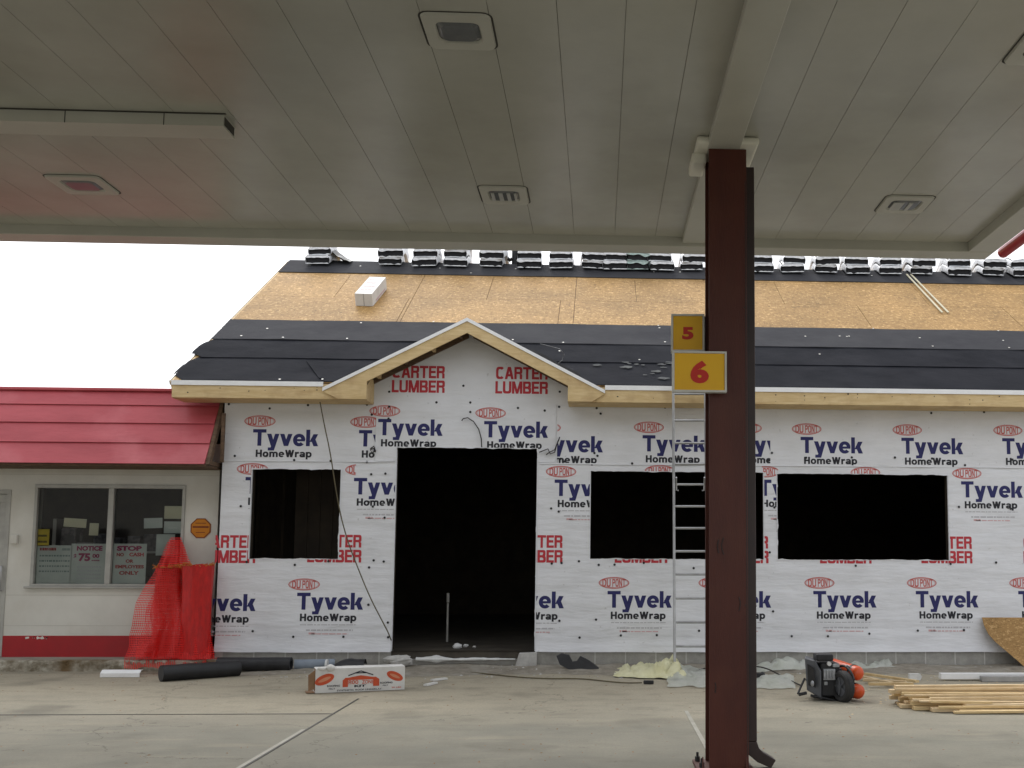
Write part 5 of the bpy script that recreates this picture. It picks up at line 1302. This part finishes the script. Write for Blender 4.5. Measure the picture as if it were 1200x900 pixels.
# second cord behind the column
pts = [on_z(x_, y_, .02+h_) for x_, y_, h_ in ((812, 788, 0), (825, 783, .03), (845, 780, .05), (870, 780, .05), (890, 781, .06), (903, 785, .03), (912, 790, 0), (925, 797, 0), (938, 803, 0))]
m_ = MB(); m_.tube(smooth(pts), .009, 6)
c2 = thing('extension_cord', 'thin dark cord arching over the plastic between column and compressor', 'cord', tuple(pts[0])); m_.build('cord_line', M_WIRE, c2)
q = on_z(889, 794, .02); m_ = MB(); m_.box(q.x-.04, q.x+.05, q.y-.03, q.y+.03, .02, .075); m_.ball((q.x+.05, q.y, .06), .03, 0, 8, 6); m_.build('plug', M_BLACK, c2, bevel=.008)

# crumpled plastic
def plastic(corners, h, label, mat, seed, nu=36, nv=20, fr=3.0, name='plastic_sheet', cat='plastic sheet', lump=None):
    Q = [on_z(x_, y_, 0) for x_, y_ in corners]; c_ = sum(Q, Vector())/4; m_ = MB()
    def f(u, v):
        u2 = u+.05*nz3((v*3, seed, 0)); v2 = v+.08*nz3((u*4, seed, 1))
        p_ = (Q[0]*(1-u2)+Q[1]*u2)*(1-v2) + (Q[3]*(1-u2)+Q[2]*u2)*v2
        e_ = min(1, 5*min(u, 1-u, v, 1-v)+.15)
        h_ = h*.72; rd = abs(nz3((p_.x*fr, p_.y*fr*1.5, seed)))+.6*abs(nz3((p_.x*fr*2.6, p_.y*fr*3, seed+5)))
        k_ = lump(u, v) if lump else 1
        return Vector((p_.x+.03*nz3((u*6, v*6, seed+2)), p_.y,   .008 + h_*e_*k_*(.15+rd)))
    m_.grid(f, nu, nv, 0, True)
    return tag(m_.build(name, mat, None, fix=False, at=tuple(c_)), label, cat)
plastic(((718, 794), (804, 798), (804, 782), (722, 784)), .42, 'wad of yellowed crumpled film left of the ladder foot', M_YPLASTIC, 3, 40, 18, 4.5, 'insulation_film', 'film wad', lambda u, v: .35+.9*max(0, u-.35)*(1.2-.5*abs(v-.5)))
plastic(((781, 806), (848, 806), (848, 784), (783, 785)), .10, 'pale crumpled plastic sheet under the ladder foot', M_PLASTIC, 5, 40, 20, 3.4, lump=lambda u, v: 1.0+.9*max(0, .6-u))
plastic(((884, 808), (932, 808), (930, 793), (884, 792)), .10, 'pale plastic sheet lying between the column and the compressor', M_PLASTIC, 7, 30, 18, 3.6)
plastic(((880, 789), (952, 787), (950, 780.5), (880, 780.5)), .26, 'pale plastic sheet bunched against the foundation behind the compressor', M_PLASTIC, 9, 40, 16, 2.2, lump=lambda u, v: .5+.9*u)
plastic(((992, 787), (1052, 785), (1050, 781), (992, 781)), .19, 'pale plastic strip against the foundation right of the compressor tanks', M_PLASTIC, 12, 30, 14, 3.0)

# compressor
P = on_z(975, 822, 0); s_ = P.y/F_PX
def kp(px, py, dy=0.0): return on_y(px, py, P.y+dy)
cmp_ = thing('air_compressor', 'black wheeled air compressor with grey shroud and two orange red tank ends', 'air compressor', (P.x, P.y, 0))
out = [(943, 771), (954.5, 774.5), (962.5, 787), (962.5, 819), (945.5, 809)]
m_ = MB(); m_.prism([kp(x_, y_, .02 + (.10 if x_ < 950 else 0)) for x_, y_ in out], (.06, .28, 0)); sh_ = m_.build('shroud', M_GREYPL, cmp_, bevel=.012)
m_ = MB(); m_.prism([kp(x_, y_, .017 + (.07 if x_ < 950 else 0)) for x_, y_ in ((946, 778), (954, 783), (956, 806), (947, 803))], (0, .003, 0)); m_.build('shroud_inset', M_BLACK, sh_)
m_ = MB(); q = kp(952, 801, .02); m_.ball((q.x, q.y, q.z), .028, 0, 12, 6, .7, .25, 1.1); m_.build('badge', M_SILVER, sh_)
m_ = MB()
def bxk(x0, x1, y0, y1, d0, d1, m=0):
    a_, b_ = kp(x0, y1, d0), kp(x1, y0, d0); m_.box(a_.x, b_.x, P.y+d0, P.y+d1, max(.01, a_.z), b_.z, m)
bxk(962, 984, 777, 817, .06, .34); bxk(964, 996, 800, 818, .12, .36); bxk(960, 990, 783, 800, .16, .38); m_.build('engine_block', M_BLACK, cmp_, bevel=.02)
m_ = MB(); bxk(957, 977, 766.5, 775, .05, .25); ac = m_.build('air_cleaner', M_BLACK, cmp_, bevel=.018)
m_ = MB(); q = kp(972, 778, .03); m_.tube([(q.x, q.y, q.z), (q.x, q.y+.04, q.z)], .022, 14); m_.build('fuel_cap', M_FOAM, cmp_)
m_ = MB(); bxk(965, 979, 784, 797, .03, .10); 
for k in range(4): bxk(965.5+k*3.3, 967.5+k*3.3, 785.5, 795.5, .012, .032)
m_.build('cylinder_head', M_SILVER, cmp_, bevel=.005)
m_ = MB(); bxk(966, 970, 799, 803, .05, .08); bxk(973, 978, 806, 815, .08, .11); bxk(976, 984, 778, 782, .04, .06); m_.build('fitting', M_SILVER, cmp_, bevel=.004)
wc = kp(988, 804.5, -.02); wr_ = .163; wa = Vector((-.93, -.37, 0)).normalized(); wu = Vector((0, 0, 1)); wv_ = wa.cross(wu)
wl = MB()
for (r0, o0, r1, o1) in ((.10, .045, .135, .05), (.135, .05, wr_-.012, .04), (wr_-.012, .04, wr_, .022), (wr_, .022, wr_, -.022), (wr_, -.022, wr_-.012, -.04), (wr_-.012, -.04, .10, -.045)):
    for k in range(32):
        t0, t1 = k*2*PI/32, (k+1)*2*PI/32
        wl.poly([wc + wa*o_ + (wu*math.sin(t_)+wv_*math.cos(t_))*r for t_, r, o_ in ((t0, r0, o0), (t1, r0, o0), (t1, r1, o1), (t0, r1, o1))], 0, True)
wo_ = wl.build('wheel', M_RUBBER, cmp_)
rm = MB(); rm.tube([wc-wa*.03, wc+wa*.025], .102, 24); 
for k in range(5):
    t_ = k*2*PI/5; q = wc+wa*.03; dd_ = wu*math.sin(t_)+wv_*math.cos(t_); rm.tube([q+dd_*.02, q+dd_*.095], .012, 6)
rm.tube([wc, wc+wa*.05], .028, 12); rm.build('rim', M_GREYPL, wo_)
m_ = MB(); hp = []
for k in range(15):
    t_ = PI*(-.05+1.0*k/14); hp.append(wc + Vector((.02, .06, .01)) + (wu*math.sin(t_)+wv_*math.cos(t_))*.195)
m_.tube(hp, .013, 8); m_.tube([hp[0], hp[0]+Vector((-.25, .2, .04))], .013, 8); m_.build('guard_hoop', M_BLACK, cmp_)
ta = Vector((-.42, .90, .10)).normalized()
for (px, py, dy) in ((1004.5, 789, .0), (1005.5, 810.5, -.05)):
    c_ = kp(px, py, dy+.05); r_ = .076
    path = []; rs = []
    for k in range(7):
        t_ = k/6*PI/2; path.append(c_ + ta*(r_*.75*(1-math.sin(t_)) )); rs.append(max(.004, r_*math.sin(t_) if False else r_*math.cos(PI/2-t_)))
    path = [c_ + ta*(.06*(1-math.sin(k/6*PI/2))) - ta*0 for k in range(7)]
    dome = [(c_ - ta*.055*math.cos(k/6*PI/2), r_*math.sin(k/6*PI/2)) for k in range(7)]
    m_ = MB(); m_.tube([q for q, _ in dome]+[c_+ta*.42], [max(.003, r) for _, r in dome]+[r_], 20); tk = m_.build('air_tank', M_TANK, cmp_)
    m_ = MB(); m_.tube([c_+ta*.05, c_+ta*.075], r_+.005, 20); m_.build('tank_strap', M_BLACK, tk)
m_ = MB(); q0 = kp(998, 783, .0); m_.tube([q0, q0+Vector((-.05, -.02, .03)), kp(986, 781, .1)], .008, 6); q1 = kp(999, 797, -.02); m_.tube([q1, q1+Vector((.0, -.03, .0))], .014, 8); m_.build('valve', M_SILVER, cmp_)
m_ = MB(); m_.tube([kp(943, 795, .15), kp(938, 806, .1), kp(935, 813, .05)], .012, 6); m_.tube([kp(945, 812, .1), kp(936, 814, .08)], .018, 6); m_.build('handle_grip', M_BLACK, cmp_)
m_ = MB(); m_.tube([kp(950, 815, .05), kp(985, 822, .05)], .014, 8); m_.tube([kp(962, 818, .02), kp(962, 818, .35)], .014, 8); m_.build('skid', M_BLACK, cmp_)

# lumber pile
random.seed(14)
def board(px, y, z, ln, w_, h_, yaw, mat, label, group='loose boards piled on the ground at the right'):
    d = ray(px, 800); x0 = on_y(px, 800, y).x
    M = Matrix.Translation((x0, y, z)) @ Matrix.Rotation(yaw, 4, 'Z'); yaw_ = yaw; M = Matrix.Translation((x0, y, z)) @ Matrix.Rotation(yaw*2.2, 4, 'Z') @ Matrix.Rotation(random.uniform(-.006, .006), 4, 'Y'); h_ = h_*random.choice((.55, .8, 1, 1)); m_ = MB(); m_.box(random.uniform(-.06, .06), ln, 0, w_*random.uniform(.6, 1.05), 0, h_, 0, M)
    return tag(m_.build('board', mat, None, bevel=.003, at=(x0, y, z)), label, 'board', group)
TOP, MID, BOT = 'pine board lying on top of the lumber pile', 'pine board in the middle layer of the lumber pile', 'pine board in the bottom layer of the lumber pile'
hb = .038
for k, (px, y) in enumerate(((1128, 10.16), (1094, 10.24), (1073, 10.36), (1060, 10.50), (1048, 10.64), (1046, 10.78), (1052, 10.93))):
    board(px, y, .004, random.uniform(2.4, 3.2), .088, hb, random.uniform(-.012, .02), (M_PINE, M_PINE2)[k % 2], BOT)
for k, (px, y) in enumerate(((1131, 10.25), (1071, 10.42), (1062, 10.56), (1055, 10.70), (1049, 10.84))):
    board(px, y, .004+hb+.002, random.uniform(2.4, 3.2), .088, hb, random.uniform(-.015, .02), (M_PINE2, M_PINE)[k % 2], MID)
for k, (px, y) in enumerate(((1084, 10.40), (1068, 10.52), (1057, 10.64), (1047, 10.78))):
    board(px, y, .004+2*(hb+.002), random.uniform(2.4, 3.2), .088, hb, random.uniform(-.01, .015), (M_PINE2, M_PINE)[k % 2], MID)
for k, (px, y) in enumerate(((1064, 10.55), (1046, 10.68), (1054, 10.80))):
    board(px, y, .004+3*(hb+.002), random.uniform(2.4, 3.2), .088, hb, random.uniform(-.01, .012), (M_PINE, M_PINE2)[k % 2], TOP)
board(1053, 10.70, .004+4*(hb+.002), 2.6, .088, hb, .012, M_PINE2, 'single pine board crowning the lumber pile', None)
for o in [o for o in C.objects if o.get('label') == 'single pine board crowning the lumber pile']:
    if 'group' in o: del o['group']
for k, (px, y, z) in enumerate(((1078, 10.33, .085), (1100, 10.20, .044), (1060, 10.46, .125), (1090, 10.28, .085), (1049, 10.60, .165), (1118, 10.12, .006), (1070, 10.38, .09))):
    d = on_y(px, 800, y); M = Matrix.Translation((d.x, y, z)) @ Matrix.Rotation(random.uniform(-.035, .05), 4, 'Z') @ Matrix.Rotation(random.uniform(-.01, .012), 4, 'Y'); m_ = MB()
    m_.box(0, random.uniform(.5, 2.6), 0, random.uniform(.025, .05), 0, random.uniform(.014, .024), 0, M)
    tag(m_.build('lath', (M_PINE2, M_PINE)[k % 2], None, bevel=.002, at=tuple(d)), 'thin pine lath lying askew along the front of the lumber pile', 'lath', 'thin laths on the lumber pile')
SP = 'thin pine strip splayed out behind the left end of the lumber pile'
for k, (a, b) in enumerate((((1014, 791), (1075, 800)), ((1012, 798), (1062, 801)), ((1018, 803), (1070, 803)), ((1008, 794), (1045, 802)))):
    A3, B3 = on_z(*a, .03), on_z(*b, .03); sdv = Vector((-(B3-A3).y, (B3-A3).x, 0)).normalized(); m_ = MB()
    m_.prism([A3-sdv*.03, A3+sdv*.03, B3+sdv*.03, B3-sdv*.03], (0, 0, .028)); tag(m_.build('wood_strip', (M_PINE, M_PINE2)[k % 2], None, at=tuple(A3)), SP, 'wood strip', 'splayed pine strips')
# white lengths behind the pile
a = on_z(1103, 798, 0); m_ = MB(); m_.box(a.x, a.x+1.35, a.y, a.y+.09, .02, .09); tag(m_.build('trim_length', M_WMETAL, None, bevel=.004, at=tuple(a)), 'long white trim length lying behind the lumber pile', 'trim length')
m_ = MB(); m_.box(a.x+.45, a.x+3.2, a.y-.14, a.y-.06, .004, .07); tag(m_.build('trim_length', M_ALU, None, bevel=.004, at=tuple(a)), 'long grey trim length in front of the white one behind the lumber pile', 'trim length')
a = on_z(1066, 798, 0); m_ = MB(); m_.prism([(a.x, a.y, .004), (a.x+.14, a.y+.02, .004), (a.x+.16, a.y+.02, .05), (a.x+.13, a.y+.01, .085), (a.x, a.y, .085)], (0, .06, 0)); tag(m_.build('trim_piece', M_FOAM, None, at=tuple(a)), 'small white bent trim offcut at the back of the lumber pile', 'trim piece')
# strand board offcut leaning on the wall
yo0 = D-.10
pts = [(1150.5, 723.5), (1330, 724), (1330, 795), (1216, 795), (1185, 768), (1166, 752), (1158, 743), (1153, 733)]
def lean_y(py): return D-.05 - (py-723)*.0042
m_ = MB(); m_.prism([on_y(x_, y_, lean_y(y_)) for x_, y_ in pts], (0, -.014, -.002)); 
P = on_y(1240, 790, D-.3); tag(m_.build('board_offcut', M_OSB2, None, at=(P.x, P.y, 0)), 'brown strand board offcut with a slanting cut edge leaning on the wrapped wall', 'board offcut')

# doorway: threshold rubble, foam strip, inner pipe
m_ = MB(); a, b = on_y(603, 770, D-.06), on_y(629, 770, D-.06)
m_.prism([(a.x, D-.10, .0), (b.x, D-.10, .0), (b.x, D-.10, WB-.01), (a.x+.06, D-.10, WB-.02), (a.x+.03, D-.10, .10)], (0, .14, 0)); tag(m_.build('concrete_lump', M_RUBBLE, None, bevel=.01, at=(a.x, D-.1, 0)), 'pale concrete ledge at the right foot of the entrance', 'concrete lump')
a = on_y(461, 765, D-.12); m_ = MB(); m_.ball((a.x+.10, D-.14, .12), .13, 0, 10, 7, 1.3, .6, .55, .5, False); tag(m_.build('concrete_lump', M_RUBBLE, None, at=(a.x, D-.14, 0)), 'pale broken concrete lump at the left foot of the entrance', 'concrete lump')
a, b = on_y(488, 771, D-.05), on_y(604, 770, D-.05); m_ = MB()
def foam(u, v):
    x = a.x+(b.x-a.x)*u; an = v*2*PI; r_ = .030*(1.1-.75*u)*max(.12, 1+1.5*nz3((x*4, 0, 0))+.5*nz3((x*13, 1, 0)))
    return Vector((x, D-.07+.05*math.cos(an), .128+r_*math.sin(an)+.012*nz3((x*3, 2, 0))))
m_.grid(foam, 40, 8, 0, False); tag(m_.build('foam_strip', M_FOAM, None, fix=False, at=(a.x, D, .1)), 'ragged white foam strip across the entrance threshold', 'foam strip')
m_ = MB(); m_.box(door[0], door[1], D-.04, D+.03, -.1, .125); m_.build('door_footing', M_BLOCK, bld)
q = on_y(524, 744, D+1.5); pi_ = thing('standing_pipe', 'white pipe standing on the dark floor inside the entrance', 'pipe', (q.x, D+1.5, WB))
m_ = MB(); m_.tube([(q.x, D+1.5, WB), (q.x, D+1.5, on_y(524, 707, D+1.5).z)], .017, 10); m_.build('pipe_body', M_FRAME, pi_)
m_ = MB(); m_.tube([(q.x, D+1.5, on_y(524, 706, D+1.5).z), (q.x, D+1.5, on_y(524, 695, D+1.5).z)], .022, 10); m_.build('pipe_cap', M_FRAME, pi_)
random.seed(19)
for px, py, r_, lab in ((536, 758.5, .055, 'largest white chunk lying on the floor just inside the entrance'), (545.5, 757, .03, 'small white chunk right beside the largest one inside the entrance'), (556, 758, .022, 'tiny grey chunk farthest right inside the entrance')):
    q = on_z(px, py+1, WB); m_ = MB(); m_.ball((q.x, q.y, WB+r_*.5), r_, 0, 8, 6, 1.3, .8, .7, .6, False); tag(m_.build('concrete_chunk', M_FOAM if r_ > .025 else M_RUBBLE, None, at=(q.x, q.y, WB)), lab, 'chunk')
for (a_, b_, lab) in (((498, 804), (511, 801), 'thin pale wood chip on the concrete right of the printed carton'), ((506, 798), (523, 796), 'flat white chip on the concrete behind the thin wood chip')):
    A3, B3 = on_z(*a_, .004), on_z(*b_, .004); m_ = MB(); sdv = Vector((-(B3-A3).y, (B3-A3).x, 0)).normalized()*.03
    m_.prism([A3-sdv, B3-sdv*.8, B3+sdv, A3+sdv*.7], (0, 0, .02)); tag(m_.build('chip', M_CARTON, None, at=tuple(A3)), lab, 'chip')

# grit and litter: stuff
def litter(name, n_, area, mat, r0, r1, seed):
    random.seed(seed); m_ = MB()
    for k in range(n_):
        x_, y_ = area(); r_ = random.uniform(r0, r1)*random.random()**.7; q = on_z(x_, y_, 0)
        an = random.uniform(0, PI); e1 = Vector((math.cos(an), math.sin(an), 0)); e2 = Vector((-math.sin(an), math.cos(an), 0)); h_ = r_*random.uniform(.3, .8); l_ = random.uniform(1, 2.4)
        c_ = Vector((q.x, q.y, (.05*max(0, 1-(D-q.y)/.6) if q.y < D else .05)))
        if q.y > D-.02: continue
        m_.add([c_+e1*r_*l_, c_+e2*r_, c_-e1*r_*l_*.8, c_-e2*r_*.9, c_+Vector((0, 0, h_))+e1*r_*.2], [(0, 1, 4), (1, 2, 4), (2, 3, 4), (3, 0, 4)])
    return setting(m_.build(name, mat, None, fix=False), 'stuff')
litter('gravel', 900, lambda: (random.uniform(300, 1200), 779.5+random.random()**1.6*16), M_RUBBLE, .006, .022, 5)
litter('rubble', 110, lambda: (random.uniform(462, 632), 777+random.random()*10), M_FOAM, .010, .032, 15)
litter('dark_grit', 700, lambda: (random.uniform(0, 1200), 790+random.random()**1.5*105), M_KRAFT, .003, .013, 6)
litter('wood_chips', 130, lambda: (random.gauss(1060, 60), random.gauss(806, 12)), M_PINE2, .006, .018, 8)
litter('leaf_litter', 160, lambda: (random.choice((random.uniform(300, 365), random.uniform(150, 260), random.uniform(1040, 1120))), random.uniform(786, 800)), M_KERB, .006, .02, 9)
